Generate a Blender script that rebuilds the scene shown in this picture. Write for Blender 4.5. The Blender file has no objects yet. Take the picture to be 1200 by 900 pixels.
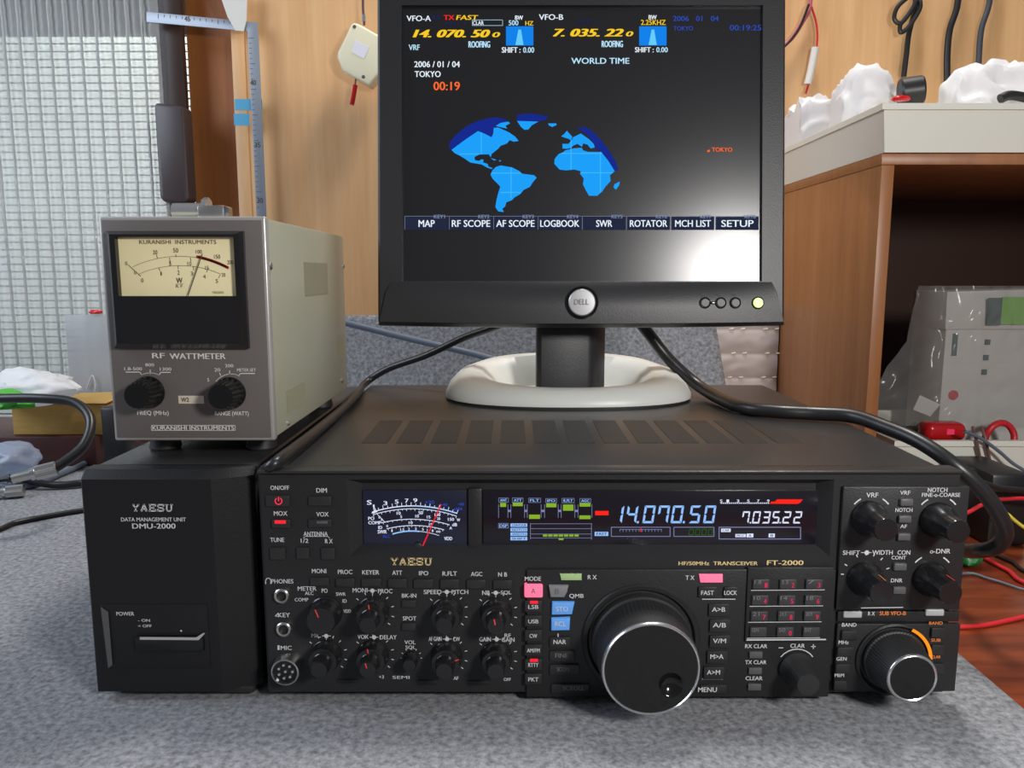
import bpy, bmesh, math, random
from mathutils import Vector, Matrix, noise
from mathutils.geometry import tessellate_polygon
random.seed(7)
S = bpy.context.scene
COL = S.collection
R = math.radians

# ------------------------------------------------------------------ camera, world, lights, exposure
FPX = 905.0                       # focal length in pixels of a 1200x900 frame
PITCH = R(8.05)
CAMP = Vector((0.0, 0.0, 0.247))
cam = bpy.data.cameras.new('camera')
cam.sensor_width = 36.0
cam.lens = 36.0 * FPX / 1200.0
cam.clip_start = 0.01
camo = bpy.data.objects.new('camera', cam)
camo.location = CAMP
camo.rotation_euler = (R(90) - PITCH, 0, 0)
COL.objects.link(camo)
S.camera = camo

S.view_settings.view_transform = 'Standard'
S.view_settings.look = 'None'
S.view_settings.gamma = 1.0
S.view_settings.exposure = 0.0
S.view_settings.use_curve_mapping = False

wd = bpy.data.worlds.new('room_light')
S.world = wd
wd.use_nodes = True
wd.node_tree.nodes['Background'].inputs['Color'].default_value = (0.86, 0.90, 1.0, 1)
wd.node_tree.nodes['Background'].inputs['Strength'].default_value = 0.17


def area(name, loc, target, size, power, color=(1, 1, 1), size_y=None, shape='DISK'):
    l = bpy.data.lights.new(name, 'AREA')
    l.shape = shape
    l.size = size
    if size_y:
        l.size_y = size_y
    l.energy = power
    l.color = color
    o = bpy.data.objects.new(name, l)
    o.location = loc
    o.rotation_euler = (Vector(target) - Vector(loc)).to_track_quat('-Z', 'Y').to_euler()
    COL.objects.link(o)
    return o


area('desk_lamp_light', (0.43, -0.17, 0.46), (0.0, 0.6, 0.14), 0.14, 5.8, (1.0, 0.97, 0.94))
area('ceiling_light', (0.30, 0.92, 1.60), (0.0, 0.6, 0.0), 0.30, 17.0, (1.0, 0.98, 0.95))
area('left_window_light', (-1.20, 0.45, 0.75), (0.1, 0.8, 0.1), 0.6, 11.0, (0.76, 0.86, 1.0), 0.8, 'RECTANGLE')
area('daylight', (-0.62, 1.46, 1.10), (-0.58, 1.62, 0.3), 0.6, 12.0, (0.95, 0.99, 1.0), 0.3, 'RECTANGLE')

# ------------------------------------------------------------------ photograph geometry helpers
TZ = -0.010                       # top of the felt mat
CP, SP = math.cos(PITCH), math.sin(PITCH)


def ray(px, py):
    a, b = (px - 600.0) / FPX, (450.0 - py) / FPX
    return Vector((a, CP + b * SP, -SP + b * CP))


def P(px, py, Y):                 # point seen at a pixel, on the upright plane at distance Y
    d = ray(px, py)
    return CAMP + d * (Y / d.y)


def PZ(px, py, Z):                # the same on a level plane
    d = ray(px, py)
    return CAMP + d * ((Z - CAMP.z) / d.z)


class Frame:                      # a face of an object: origin, right, up, outward
    def __init__(s, o, u, v, n):
        s.o, s.u, s.v, s.n = Vector(o), Vector(u), Vector(v), Vector(n)

    def up(s, h):
        return Frame(s.o + s.n * h, s.u, s.v, s.n)

    def px(s, x, y):
        d = ray(x, y)
        t = (s.o - CAMP).dot(s.n) / d.dot(s.n)
        p = CAMP + d * t - s.o
        return p.dot(s.u), p.dot(s.v)

    def at(s, a, b, h=0.0):
        return s.o + s.u * a + s.v * b + s.n * h

    def rect(s, x0, y0, x1, y1):
        ym, xm = (y0 + y1) / 2, (x0 + x1) / 2
        return s.px(x0, ym)[0], s.px(xm, y1)[1], s.px(x1, ym)[0], s.px(xm, y0)[1]


def crop(ox, oy, k):              # reading coordinates off an enlarged view
    return lambda x, y: (ox + x / k, oy + y / k)


# ------------------------------------------------------------------ materials
def lin(c):
    return c / 12.92 if c <= 0.04045 else ((c + 0.055) / 1.055) ** 2.4


def rgb(r, g, b):
    return (lin(r / 255), lin(g / 255), lin(b / 255), 1)


def M(name, c, rough=0.5, metal=0.0, spec=0.5, emit=None, es=1.0, coat=0.0, bump=None, vary=None):
    m = bpy.data.materials.new(name)
    m.use_nodes = True
    nt = m.node_tree
    b = nt.nodes['Principled BSDF']
    b.inputs['Base Color'].default_value = c
    b.inputs['Roughness'].default_value = rough
    b.inputs['Metallic'].default_value = metal
    b.inputs['Specular IOR Level'].default_value = spec
    b.inputs['Coat Weight'].default_value = coat
    if emit:
        b.inputs['Emission Color'].default_value = emit
        b.inputs['Emission Strength'].default_value = es
    if bump or vary:
        tc = nt.nodes.new('ShaderNodeTexCoord')
    if bump:
        sc, st = bump
        n = nt.nodes.new('ShaderNodeTexNoise')
        n.inputs['Scale'].default_value = sc
        n.inputs['Detail'].default_value = 3
        nt.links.new(tc.outputs['Object'], n.inputs['Vector'])
        bp = nt.nodes.new('ShaderNodeBump')
        bp.inputs['Strength'].default_value = st
        bp.inputs['Distance'].default_value = 0.001
        nt.links.new(n.outputs['Fac'], bp.inputs['Height'])
        nt.links.new(bp.outputs['Normal'], b.inputs['Normal'])
    if vary:
        sc, c2, lo, hi, stretch = vary
        mp = nt.nodes.new('ShaderNodeMapping')
        mp.inputs['Scale'].default_value = stretch
        nt.links.new(tc.outputs['Object'], mp.inputs['Vector'])
        n = nt.nodes.new('ShaderNodeTexNoise')
        n.inputs['Scale'].default_value = sc
        n.inputs['Detail'].default_value = 5
        n.inputs['Roughness'].default_value = 0.65
        nt.links.new(mp.outputs['Vector'], n.inputs['Vector'])
        r = nt.nodes.new('ShaderNodeValToRGB')
        r.color_ramp.elements[0].position = lo
        r.color_ramp.elements[0].color = c
        r.color_ramp.elements[1].position = hi
        r.color_ramp.elements[1].color = c2
        nt.links.new(n.outputs['Fac'], r.inputs['Fac'])
        nt.links.new(r.outputs['Color'], b.inputs['Base Color'])
    return m


def M_film(name, tint, transp, gloss_rough, translucent=0.0, tcol=(0.9, 0.9, 0.9, 1)):
    m = bpy.data.materials.new(name)
    m.use_nodes = True
    nt = m.node_tree
    nt.nodes.remove(nt.nodes['Principled BSDF'])
    out = nt.nodes['Material Output']
    t = nt.nodes.new('ShaderNodeBsdfTransparent')
    t.inputs['Color'].default_value = tint
    g = nt.nodes.new('ShaderNodeBsdfPrincipled')
    g.inputs['Base Color'].default_value = tcol
    g.inputs['Roughness'].default_value = gloss_rough
    last = g.outputs[0]
    if translucent:
        tr = nt.nodes.new('ShaderNodeBsdfTranslucent')
        tr.inputs['Color'].default_value = tcol
        mx = nt.nodes.new('ShaderNodeMixShader')
        mx.inputs[0].default_value = translucent
        nt.links.new(last, mx.inputs[1])
        nt.links.new(tr.outputs[0], mx.inputs[2])
        last = mx.outputs[0]
    mx = nt.nodes.new('ShaderNodeMixShader')
    mx.inputs[0].default_value = transp
    nt.links.new(last, mx.inputs[1])
    nt.links.new(t.outputs[0], mx.inputs[2])
    nt.links.new(mx.outputs[0], out.inputs['Surface'])
    return m


def E(name, c, s=1.0):
    return M(name, (0, 0, 0, 1), 0.5, emit=c, es=s, spec=0.0)


m_panel = M('black_panel_plastic', (0.018, 0.0185, 0.0195, 1), 0.42, spec=0.4, bump=(900, 0.15))
m_case = M('black_painted_steel', (0.030, 0.029, 0.029, 1), 0.33, bump=(700, 0.12))
m_vent = M('dark_vent_mesh', (0.010, 0.010, 0.010, 1), 0.5)
m_knob = M('knob_plastic', (0.012, 0.012, 0.013, 1), 0.22)
m_rubber = M('knob_rubber', (0.018, 0.018, 0.018, 1), 0.55)
m_glossblack = M('glossy_black', (0.006, 0.006, 0.006, 1), 0.12)
m_housing = M('meter_housing_black', (0.010, 0.010, 0.011, 1), 0.25)
m_window = M('display_glass', (0.008, 0.007, 0.010, 1), 0.10)
m_chrome = M('chrome', (0.82, 0.82, 0.83, 1), 0.22, 0.92)
m_nickel = M('nickel', (0.62, 0.61, 0.58, 1), 0.28, 1.0)
m_white_ink = M('white_ink', (0.62, 0.62, 0.64, 1), 0.6)
m_dim_ink = M('dim_ink', (0.16, 0.16, 0.17, 1), 0.6)
m_gold = M('gold_ink', (0.75, 0.58, 0.28, 1), 0.45, emit=(0.6, 0.45, 0.2, 1), es=0.0)
m_orange_ink = M('orange_ink', (0.75, 0.22, 0.05, 1), 0.5)
m_red_ink = M('red_ink', (0.85, 0.06, 0.05, 1), 0.5)
m_button = M('button_plastic', (0.022, 0.022, 0.023, 1), 0.38)
m_dmu = M('black_moulding', (0.011, 0.011, 0.012, 1), 0.45, spec=0.35, bump=(900, 0.15))
m_greybutton = M('grey_button_plastic', (0.09, 0.09, 0.095, 1), 0.45)
m_keypad = M('keypad_plastic', (0.040, 0.040, 0.042, 1), 0.42)
m_lightgrey = M('pale_grey_plastic', (0.42, 0.42, 0.43, 1), 0.4)
m_midgrey = M('mid_grey_plastic', (0.22, 0.22, 0.23, 1), 0.4)
m_pinklit = M('pink_lit_lamp', (0.5, 0.1, 0.15, 1), 0.4, emit=rgb(255, 110, 150), es=0.85)
m_greenlens = M('pale_green_lens', rgb(168, 200, 138), 0.4)
m_bluelit = M('blue_lit_button', (0.1, 0.25, 0.5, 1), 0.4, emit=rgb(70, 130, 205), es=0.55)
m_redled = E('red_led', rgb(255, 45, 60), 1.0)
m_pinkdot = E('pink_led', rgb(225, 60, 95), 0.8)
m_orangelit = E('orange_light', rgb(255, 150, 35), 1.1)
e_white = E('display_white', rgb(225, 232, 255), 1.0)
e_blue = E('display_blue', rgb(150, 195, 255), 1.0)
e_dblue = E('display_deep_blue', rgb(60, 80, 190), 0.8)
e_line = E('display_line', rgb(150, 155, 205), 0.7)
e_green = E('display_green', rgb(150, 195, 50), 0.8)
e_dgreen = E('display_dim_green', rgb(60, 110, 30), 0.7)
e_red = E('display_red', rgb(255, 40, 30), 1.0)
e_orange = E('display_orange', rgb(255, 95, 40), 1.0)
e_needle = E('meter_needle_red', rgb(245, 40, 55), 0.9)
e_navy = M('meter_back', (0.006, 0.007, 0.014, 1), 0.25, emit=rgb(24, 28, 50), es=0.45)
e_disp = M('display_back', (0.006, 0.005, 0.008, 1), 0.2, emit=rgb(16, 12, 22), es=0.4)
s_land = E('screen_land_blue', rgb(30, 160, 250), 1.0)
s_landhi = E('screen_grid_cyan', rgb(70, 190, 250), 1.0)
s_night = E('screen_night_blue', rgb(24, 42, 140), 1.0)
s_white = E('screen_white', rgb(235, 245, 255), 1.0)
s_cyan = E('screen_pale_cyan', rgb(190, 232, 255), 1.0)
s_yellow = E('screen_yellow', rgb(250, 205, 40), 1.0)
s_red = E('screen_red', rgb(255, 40, 40), 1.0)
s_orange = E('screen_orange', rgb(255, 110, 50), 1.0)
s_blue = E('screen_blue', rgb(20, 130, 235), 1.0)
s_lblue = E('screen_light_blue', rgb(105, 205, 250), 1.0)
s_dim = E('screen_dim_blue', rgb(55, 85, 190), 0.8)
s_vdim = E('screen_faint_blue', rgb(42, 48, 105), 0.7)
s_bar = E('screen_bar', rgb(38, 44, 66), 0.9)
s_barline = E('screen_bar_line', rgb(140, 155, 190), 0.8)
m_lcd = M('lcd_panel', (0.009, 0.009, 0.010, 1), 0.24, spec=0.6, emit=rgb(22, 22, 26), es=0.4)
m_bezel = M('monitor_plastic', (0.020, 0.020, 0.022, 1), 0.42, bump=(900, 0.12))
m_silverplastic = M('silver_base_plastic', (0.66, 0.67, 0.63, 1), 0.38)
m_badge = M('badge_silver', (0.40, 0.40, 0.41, 1), 0.35, 0.5)
m_felt = M('grey_felt', rgb(94, 95, 98), 0.95, spec=0.1, bump=(420, 0.6), vary=(240, rgb(158, 160, 164), 0.30, 0.68, (1, 1, 1)))
m_desk = M('desk_wood', rgb(92, 38, 20), 0.28, vary=(9, rgb(146, 70, 38), 0.3, 0.75, (1, 8, 1)))
m_wall = M('plywood_panel', rgb(208, 158, 106), 0.5, vary=(5, rgb(226, 182, 132), 0.3, 0.7, (10, 10, 0.6)))
m_wallshaded = M('shaded_wall_board', rgb(150, 88, 38), 0.5, vary=(5, rgb(172, 106, 50), 0.3, 0.7, (10, 10, 0.6)))  # wall wood darkened to carry the shade of the recess
m_post = M('dark_brown_frame', rgb(52, 34, 26), 0.35)
m_bar = M('dark_brown_handle', rgb(58, 48, 48), 0.4)
m_cab = M('cabinet_wood', rgb(150, 96, 56), 0.4, vary=(6, rgb(172, 116, 70), 0.3, 0.7, (9, 9, 0.7)))
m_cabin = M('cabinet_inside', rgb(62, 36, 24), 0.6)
m_cream = M('cream_plastic', rgb(226, 220, 190), 0.45)
m_tray = M('white_tray_plastic', rgb(236, 236, 224), 0.35)
m_bag = M_film('white_bag_film', (1, 1, 1, 1), 0.06, 0.35, 0.35, (0.93, 0.93, 0.95, 1))
m_clear = M_film('clear_bag_film', (0.93, 0.93, 0.92, 1), 0.80, 0.14, 0.0, (0.55, 0.55, 0.53, 1))
m_rib = M_film('ribbed_sheet_plastic', (0.95, 0.97, 0.97, 1), 0.50, 0.16, 0.5, (0.80, 0.83, 0.83, 1))
m_ribedge = M_film('rib_edge_plastic', (0.9, 0.92, 0.92, 1), 0.10, 0.10, 0.30, (0.50, 0.52, 0.52, 1))
m_frost = M_film('frosted_sheet', (0.9, 0.9, 0.9, 1), 0.35, 0.3, 0.3, (0.55, 0.56, 0.58, 1))
m_out = M('pale_siding', rgb(226, 232, 228), 0.7)
m_outdark = M('dark_eave', rgb(70, 72, 75), 0.7)
m_wattpanel = M('grey_brown_panel', rgb(104, 98, 95), 0.45)
m_wattcase = M('olive_grey_enamel', rgb(158, 157, 138), 0.42, bump=(500, 0.12))
m_wattpatch = M('worn_enamel', rgb(140, 138, 116), 0.5)
m_wattrim = M('satin_aluminium', rgb(176, 174, 170), 0.35, 0.4)
m_scale = M('cream_dial', rgb(252, 240, 190), 0.5)
m_dialink = M('dial_ink', rgb(80, 66, 48), 0.6)
m_dialred = M('dial_red', rgb(205, 45, 30), 0.5)
m_glass = M_film('dial_glass', (1, 1, 1, 1), 0.96, 0.03, 0.0, (0.02, 0.02, 0.02, 1))
m_cable = M('black_cable_rubber', (0.014, 0.014, 0.015, 1), 0.36)
m_greycable = M('grey_cable_vinyl', rgb(100, 110, 124), 0.45)
m_darkgrey = M('dark_grey_vinyl', rgb(58, 62, 72), 0.45)
m_redwire = M('red_wire_vinyl', rgb(205, 40, 48), 0.4)
m_pinkwire = M('pink_wire_vinyl', rgb(190, 96, 110), 0.45)
m_yellowwire = M('yellow_wire_vinyl', rgb(220, 200, 50), 0.4)
m_greenclip = M('green_plastic', rgb(20, 110, 48), 0.4)
m_brightgreen = M('bright_green_plastic', rgb(70, 175, 45), 0.45)
m_redplastic = M('red_translucent_plastic', rgb(190, 24, 30), 0.2)
m_card = M('cardboard', rgb(176, 140, 72), 0.75, vary=(40, rgb(190, 152, 84), 0.3, 0.7, (1, 1, 6)))
m_maroon = M('dark_maroon_wood', rgb(70, 36, 34), 0.4)
m_steel = M('brushed_steel', (0.30, 0.33, 0.38, 1), 0.45, 0.45)
m_bluetape = M('blue_tape', rgb(80, 165, 205), 0.5)
m_strap = M('white_strap', rgb(215, 212, 205), 0.6)
m_quilt = M('beige_quilt_vinyl', rgb(204, 193, 188), 0.45)
m_thread = M('pale_thread', rgb(225, 215, 195), 0.5)
m_carton = M('white_carton', rgb(196, 194, 190), 0.6)
m_teal = M('dark_teal_print', rgb(40, 74, 78), 0.6)
m_greenprint = M('green_print', rgb(112, 176, 60), 0.6)
m_dark = M('black_plastic', (0.012, 0.012, 0.013, 1), 0.4)
m_bluefilm = M_film('bluish_bag_film', (0.8, 0.86, 0.95, 1), 0.45, 0.2, 0.2, (0.5, 0.56, 0.68, 1))


# ------------------------------------------------------------------ mesh builder
TXT = {}


def text_mesh(s, bold):
    k = (s, bold)
    if k not in TXT:
        c = bpy.data.curves.new('t', 'FONT')
        c.body = s
        c.size = 1.0
        c.resolution_u = 3
        c.offset = bold
        c.fill_mode = 'FRONT'
        o = bpy.data.objects.new('t', c)
        me = o.to_mesh()
        vs = [(v.co.x, v.co.y) for v in me.vertices]
        fs = [tuple(p.vertices) for p in me.polygons]
        o.to_mesh_clear()
        bpy.data.objects.remove(o)
        bpy.data.curves.remove(c)
        x0, x1 = min(v[0] for v in vs), max(v[0] for v in vs)
        y0, y1 = min(v[1] for v in vs), max(v[1] for v in vs)
        TXT[k] = ([((x - x0) / (x1 - x0), (y - y0) / (y1 - y0)) for x, y in vs], fs)
    return TXT[k]


def smooth_path(pts, n=10):
    pts = [Vector(p) for p in pts]
    if len(pts) < 3:
        return pts
    out = []
    for i in range(len(pts) - 1):
        p0 = pts[i - 1] if i else pts[0] * 2 - pts[1]
        p1, p2 = pts[i], pts[i + 1]
        p3 = pts[i + 2] if i + 2 < len(pts) else p2 * 2 - p1
        for k in range(n):
            t = k / n
            out.append(0.5 * ((2 * p1) + (p2 - p0) * t + (2 * p0 - 5 * p1 + 4 * p2 - p3) * t * t + (3 * p1 - p0 - 3 * p2 + p3) * t ** 3))
    out.append(pts[-1])
    return out


class MB:
    def __init__(s):
        s.v, s.f = [], []

    def add(s, vs, fs):
        n = len(s.v)
        s.v += [Vector(v) for v in vs]
        s.f += [tuple(i + n for i in f) for f in fs]
        return s

    def bm(s, b):
        b.verts.ensure_lookup_table()
        b.verts.index_update()
        s.add([v.co.copy() for v in b.verts], [tuple(v.index for v in f.verts) for f in b.faces])
        b.free()
        return s

    def hexa(s, c, bevel=0.0, seg=2):      # 8 corners: bottom 4 then top 4
        b = bmesh.new()
        vs = [b.verts.new(p) for p in c]
        for f in ((0, 3, 2, 1), (4, 5, 6, 7), (0, 1, 5, 4), (1, 2, 6, 5), (2, 3, 7, 6), (3, 0, 4, 7)):
            b.faces.new([vs[i] for i in f])
        bmesh.ops.recalc_face_normals(b, faces=b.faces)
        if bevel:
            bmesh.ops.bevel(b, geom=list(b.edges), offset=bevel, segments=seg, profile=0.5, affect='EDGES', clamp_overlap=True)
        return s.bm(b)

    def box(s, x0, x1, y0, y1, z0, z1, bevel=0.0, seg=2):
        return s.hexa([(x0, y0, z0), (x1, y0, z0), (x1, y1, z0), (x0, y1, z0), (x0, y0, z1), (x1, y0, z1), (x1, y1, z1), (x0, y1, z1)], bevel, seg)

    def fbox(s, fr, x0, y0, x1, y1, h0, h1, bevel=0.0, seg=2):     # pixel rectangle on a face, extruded
        a0, b0, a1, b1 = fr.rect(x0, y0, x1, y1)
        return s.lbox(fr, a0, b0, a1, b1, h0, h1, bevel, seg)

    def lbox(s, fr, a0, b0, a1, b1, h0, h1, bevel=0.0, seg=2):
        q = [(a0, b0), (a1, b0), (a1, b1), (a0, b1)]
        return s.hexa([fr.at(a, b, h0) for a, b in q] + [fr.at(a, b, h1) for a, b in q], bevel, seg)

    def flat(s, fr, x0, y0, x1, y1, h=0.0002):
        a0, b0, a1, b1 = fr.rect(x0, y0, x1, y1)
        return s.add([fr.at(a0, b0, h), fr.at(a1, b0, h), fr.at(a1, b1, h), fr.at(a0, b1, h)], [(0, 1, 2, 3)])

    def poly(s, fr, pts, h=0.0002):        # filled flat polygon, photo pixels
        l = [fr.px(*p) for p in pts]
        tri = tessellate_polygon([[Vector((a, b, 0)) for a, b in l]])
        fs = []
        for t in tri:
            a, b, c = (l[i] for i in t)
            cr = (b[0] - a[0]) * (c[1] - a[1]) - (b[1] - a[1]) * (c[0] - a[0])
            fs.append(tuple(t) if cr > 0 else tuple(reversed(t)))
        return s.add([fr.at(a, b, h) for a, b in l], fs)

    def prism(s, fr, loc, h0, h1, bevel=0.0, seg=2):     # extruded outline in the face's own coordinates
        b = bmesh.new()
        lo = [b.verts.new(fr.at(p[0], p[1], h0)) for p in loc]
        hi = [b.verts.new(fr.at(p[0], p[1], h1)) for p in loc]
        n = len(loc)
        b.faces.new(list(reversed(lo)))
        top = b.faces.new(hi)
        for i in range(n):
            b.faces.new([lo[i], lo[(i + 1) % n], hi[(i + 1) % n], hi[i]])
        bmesh.ops.recalc_face_normals(b, faces=b.faces)
        if bevel:
            bmesh.ops.bevel(b, geom=list(top.edges), offset=bevel, segments=seg, profile=0.5, affect='EDGES', clamp_overlap=True)
        return s.bm(b)

    def line(s, fr, pts, w, h=0.0002, closed=False):     # drawn line of photo pixels, width in metres
        l = [Vector(fr.px(*p)) for p in pts]
        if closed:
            l.append(l[0])
        for a, b in zip(l, l[1:]):
            d = b - a
            if d.length < 1e-7:
                continue
            d.normalize()
            nn = Vector((-d.y, d.x)) * w / 2
            e = d * w * 0.2
            q = [a - nn - e, b - nn + e, b + nn + e, a + nn - e]
            s.add([fr.at(p.x, p.y, h) for p in q], [(0, 1, 2, 3)])
        return s

    def text(s, fr, t, x0, y0, x1, y1, bold=0.012, shear=0.0, h=0.00025):
        a0, b0, a1, b1 = fr.rect(x0, y0, x1, y1)
        vs, fs = text_mesh(t, 0.0)
        sh = shear * (b1 - b0)
        k = min(bold * 2.4, .24) * (b1 - b0)          # heavier strokes: the same word struck twice
        s.add([fr.at(a0 + (a1 - a0 - k) * x + sh * (y - .5), b0 + (b1 - b0) * y, h) for x, y in vs], fs)
        if bold > .05:
            s.add([fr.at(a0 + k / 2 + (a1 - a0 - k) * x + sh * (y - .5), b0 + (b1 - b0) * y, h + .00002) for x, y in vs], fs)
        if bold > .008:
            s.add([fr.at(a0 + k + (a1 - a0 - k) * x + sh * (y - .5), b0 + (b1 - b0) * y, h + .00001) for x, y in vs], fs)
        return s

    def lathe(s, c, n, prof, seg=40, flutes=None, up=None):
        c, n = Vector(c), Vector(n).normalized()
        up = Vector(up) if up else (Vector((0, 0, 1)) if abs(n.z) < 0.9 else Vector((0, 1, 0)))
        u = up.cross(n).normalized()
        v = n.cross(u)
        vs, fs, rows = [], [], []
        for j, pr in enumerate(prof):
            r, h = pr[0], pr[1]
            if r <= 1e-9:
                vs.append(c + n * h)
                rows.append([len(vs) - 1])
                continue
            row = []
            for i in range(seg):
                a = 2 * math.pi * i / seg
                rr = r
                if flutes and len(pr) > 2:
                    rr = r - pr[2] * (0.5 + 0.5 * math.cos(flutes * a))
                vs.append(c + u * (rr * math.cos(a)) + v * (rr * math.sin(a)) + n * h)
                row.append(len(vs) - 1)
            rows.append(row)
        for a, b in zip(rows, rows[1:]):
            if len(a) == 1 and len(b) == 1:
                continue
            for i in range(seg):
                k = (i + 1) % seg
                if len(a) == 1:
                    fs.append((a[0], b[i], b[k])[::-1] if False else (a[0], b[k], b[i])[::-1])
                elif len(b) == 1:
                    fs.append((a[i], a[k], b[0]))
                else:
                    fs.append((a[i], a[k], b[k], b[i]))
        return s.add(vs, fs)

    def tube(s, pts, r, seg=10, n=8, smooth=True, cap=True):
        p = smooth_path(pts, n) if smooth else [Vector(q) for q in pts]
        vs, fs = [], []
        t0 = (p[1] - p[0]).normalized()
        ref = Vector((0, 0, 1)) if abs(t0.z) < 0.9 else Vector((1, 0, 0))
        u = (ref - t0 * ref.dot(t0)).normalized()
        for i, q in enumerate(p):
            t = (p[min(i + 1, len(p) - 1)] - p[max(i - 1, 0)]).normalized()
            u = (u - t * u.dot(t)).normalized()
            w = t.cross(u)
            for k in range(seg):
                a = 2 * math.pi * k / seg
                vs.append(q + u * (r * math.cos(a)) + w * (r * math.sin(a)))
        for i in range(len(p) - 1):
            for k in range(seg):
                m = (k + 1) % seg
                fs.append((i * seg + k, i * seg + m, (i + 1) * seg + m, (i + 1) * seg + k))
        if cap:
            fs.append(tuple(reversed(range(seg))))
            fs.append(tuple(range((len(p) - 1) * seg, len(p) * seg)))
        return s.add(vs, fs)

    def crumple(s, c, dims, amp=0.25, freq=2.2, sub=4, seed=0, flat_bottom=True, ridge=True, fine=0.2):
        b = bmesh.new()
        bmesh.ops.create_icosphere(b, subdivisions=sub, radius=1.0)
        off = Vector((seed * 7.31, seed * 3.17, seed * 1.7))
        for v in b.verts:
            d = v.co.normalized()
            q = noise.noise(d * freq + off)
            if ridge:
                q2 = 1 - abs(noise.noise(d * freq * 2.1 + off * 2)) * 2
            else:
                q2 = noise.noise(d * freq * 2 + off)
            q3 = 1 - abs(noise.noise(d * freq * 4.3 + off * 3)) * 2
            k = 1 + amp * (q + 0.45 * q2 + fine * q3 - 0.3)
            z = d.z * k
            if flat_bottom and z < -0.55:
                z = -0.55 + (z + 0.55) * 0.1
            v.co = Vector((c[0] + d.x * k * dims[0], c[1] + d.y * k * dims[1], c[2] + z * dims[2]))
        return s.bm(b)

    def split(s, key):                   # the same drawing sorted into separate meshes
        out = {}
        for f in s.f:
            c_ = sum((s.v[i] for i in f), Vector()) / len(f)
            out.setdefault(key(c_), []).append(f)
        res = []
        for k in sorted(out):
            m_ = MB()
            mp = {}
            for f in out[k]:
                for i in f:
                    if i not in mp:
                        mp[i] = len(m_.v)
                        m_.v.append(s.v[i])
                m_.f.append(tuple(mp[i] for i in f))
            res.append(m_)
        return res

    def build(s, name, mat, parent=None, angle=32, smooth=True):
        me = bpy.data.meshes.new(name)
        o = bpy.data.objects.new(name, me)
        if parent is None:
            xs = [v.x for v in s.v]
            ys = [v.y for v in s.v]
            zs = [v.z for v in s.v]
            org = Vector(((min(xs) + max(xs)) / 2, (min(ys) + max(ys)) / 2, min(zs)))
            o.location = org
        else:
            org = ORG[parent.name]
            o.parent = parent
        ORG[o.name] = org
        me.from_pydata([tuple(v - org) for v in s.v], [], s.f)
        me.update()
        me.materials.append(mat)
        if smooth:
            me.polygons.foreach_set('use_smooth', [True] * len(me.polygons))
            me.set_sharp_from_angle(angle=R(angle))
        COL.objects.link(o)
        return o


ORG = {}


def tag(o, label, cat, group=None):
    o['label'] = label
    o['category'] = cat
    if group:
        o['group'] = group
    return o


def thing(name, loc, label, cat, group=None):
    o = bpy.data.objects.new(name, None)
    o.empty_display_size = 0.02
    o.location = loc
    ORG[o.name] = Vector(loc)
    COL.objects.link(o)
    return tag(o, label, cat, group)


def struct(o):
    o['kind'] = 'structure'
    return o


def plabel(o, l):
    o['label'] = l
    return o


# ================================================================== THE SETTING
WY = 1.20                                        # face of the panelled wall
xw = P(223, 120, WY + 0.035).x
xt = P(276, 150, WY).x
xs_ = P(291, 150, WY).x
struct(MB().box(xs_, 1.3, WY, WY + 0.03, -0.75, 1.3).build('wall_back', m_wall))
struct(MB().box(xw, xt, WY + 0.035, WY + 0.055, -0.75, 1.3).build('trim_1', m_wallshaded))  # set-back wall strip; its shadow is put into the darker brown
struct(MB().box(xt, xs_ + 0.0, WY - 0.002, WY + 0.055, -0.75, 1.3, 0.001).build('trim_2', m_wall))
# window: dark post with a long pull, top rail, and the pale louvred wall it looks out on
xp0, xp1 = P(184, 60, WY).x, P(215, 60, WY).x
win = struct(MB().box(xp0, xp1, WY - 0.002, WY + 0.010, -0.01, 1.2, 0.002)
             .box(-1.5, xw + .01, WY + 0.06, WY + 0.075, P(100, 40, WY + 0.06).z, 1.2)
             .box(-1.5, xp1, WY + 0.0, WY + 0.06, -0.1, -0.005).build('window_1', m_post))
hb = Frame((0, WY - 0.004, 0), (1, 0, 0), (0, 0, 1), (0, -1, 0))
h0, h1 = hb.px(192, 160)[0], hb.px(226, 160)[0]
zt, zb = hb.px(205, 125)[1], hb.px(210, 241)[1]
out = []
for cx_, cz_, a0 in ((h0 + .012, zb + .014, 180), (h1 - .008, zb + .010, 270), (h1 - .006, zt - .010, 0), (h0 + .006, zt - .006, 90)):
    rr = {180: .012, 270: .008, 0: .006, 90: .006}[a0]
    for k in range(6):
        a = R(a0 + k * 18)
        out.append((cx_ + rr * math.cos(a), cz_ + rr * math.sin(a)))
MB().prism(hb, out, 0.0, 0.028, 0.004).build('pull_handle', m_bar, win)
sid = MB()
for k in range(88):
    z = -0.3 + k * 0.0150
    sid.box(-1.9, 0.1, 1.62, 1.66, z, z + 0.0118)
sid.box(-1.9, 0.1, 1.640, 1.66, -0.3, 1.02)
struct(sid.build('wall_outside', m_out, smooth=False))
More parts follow.
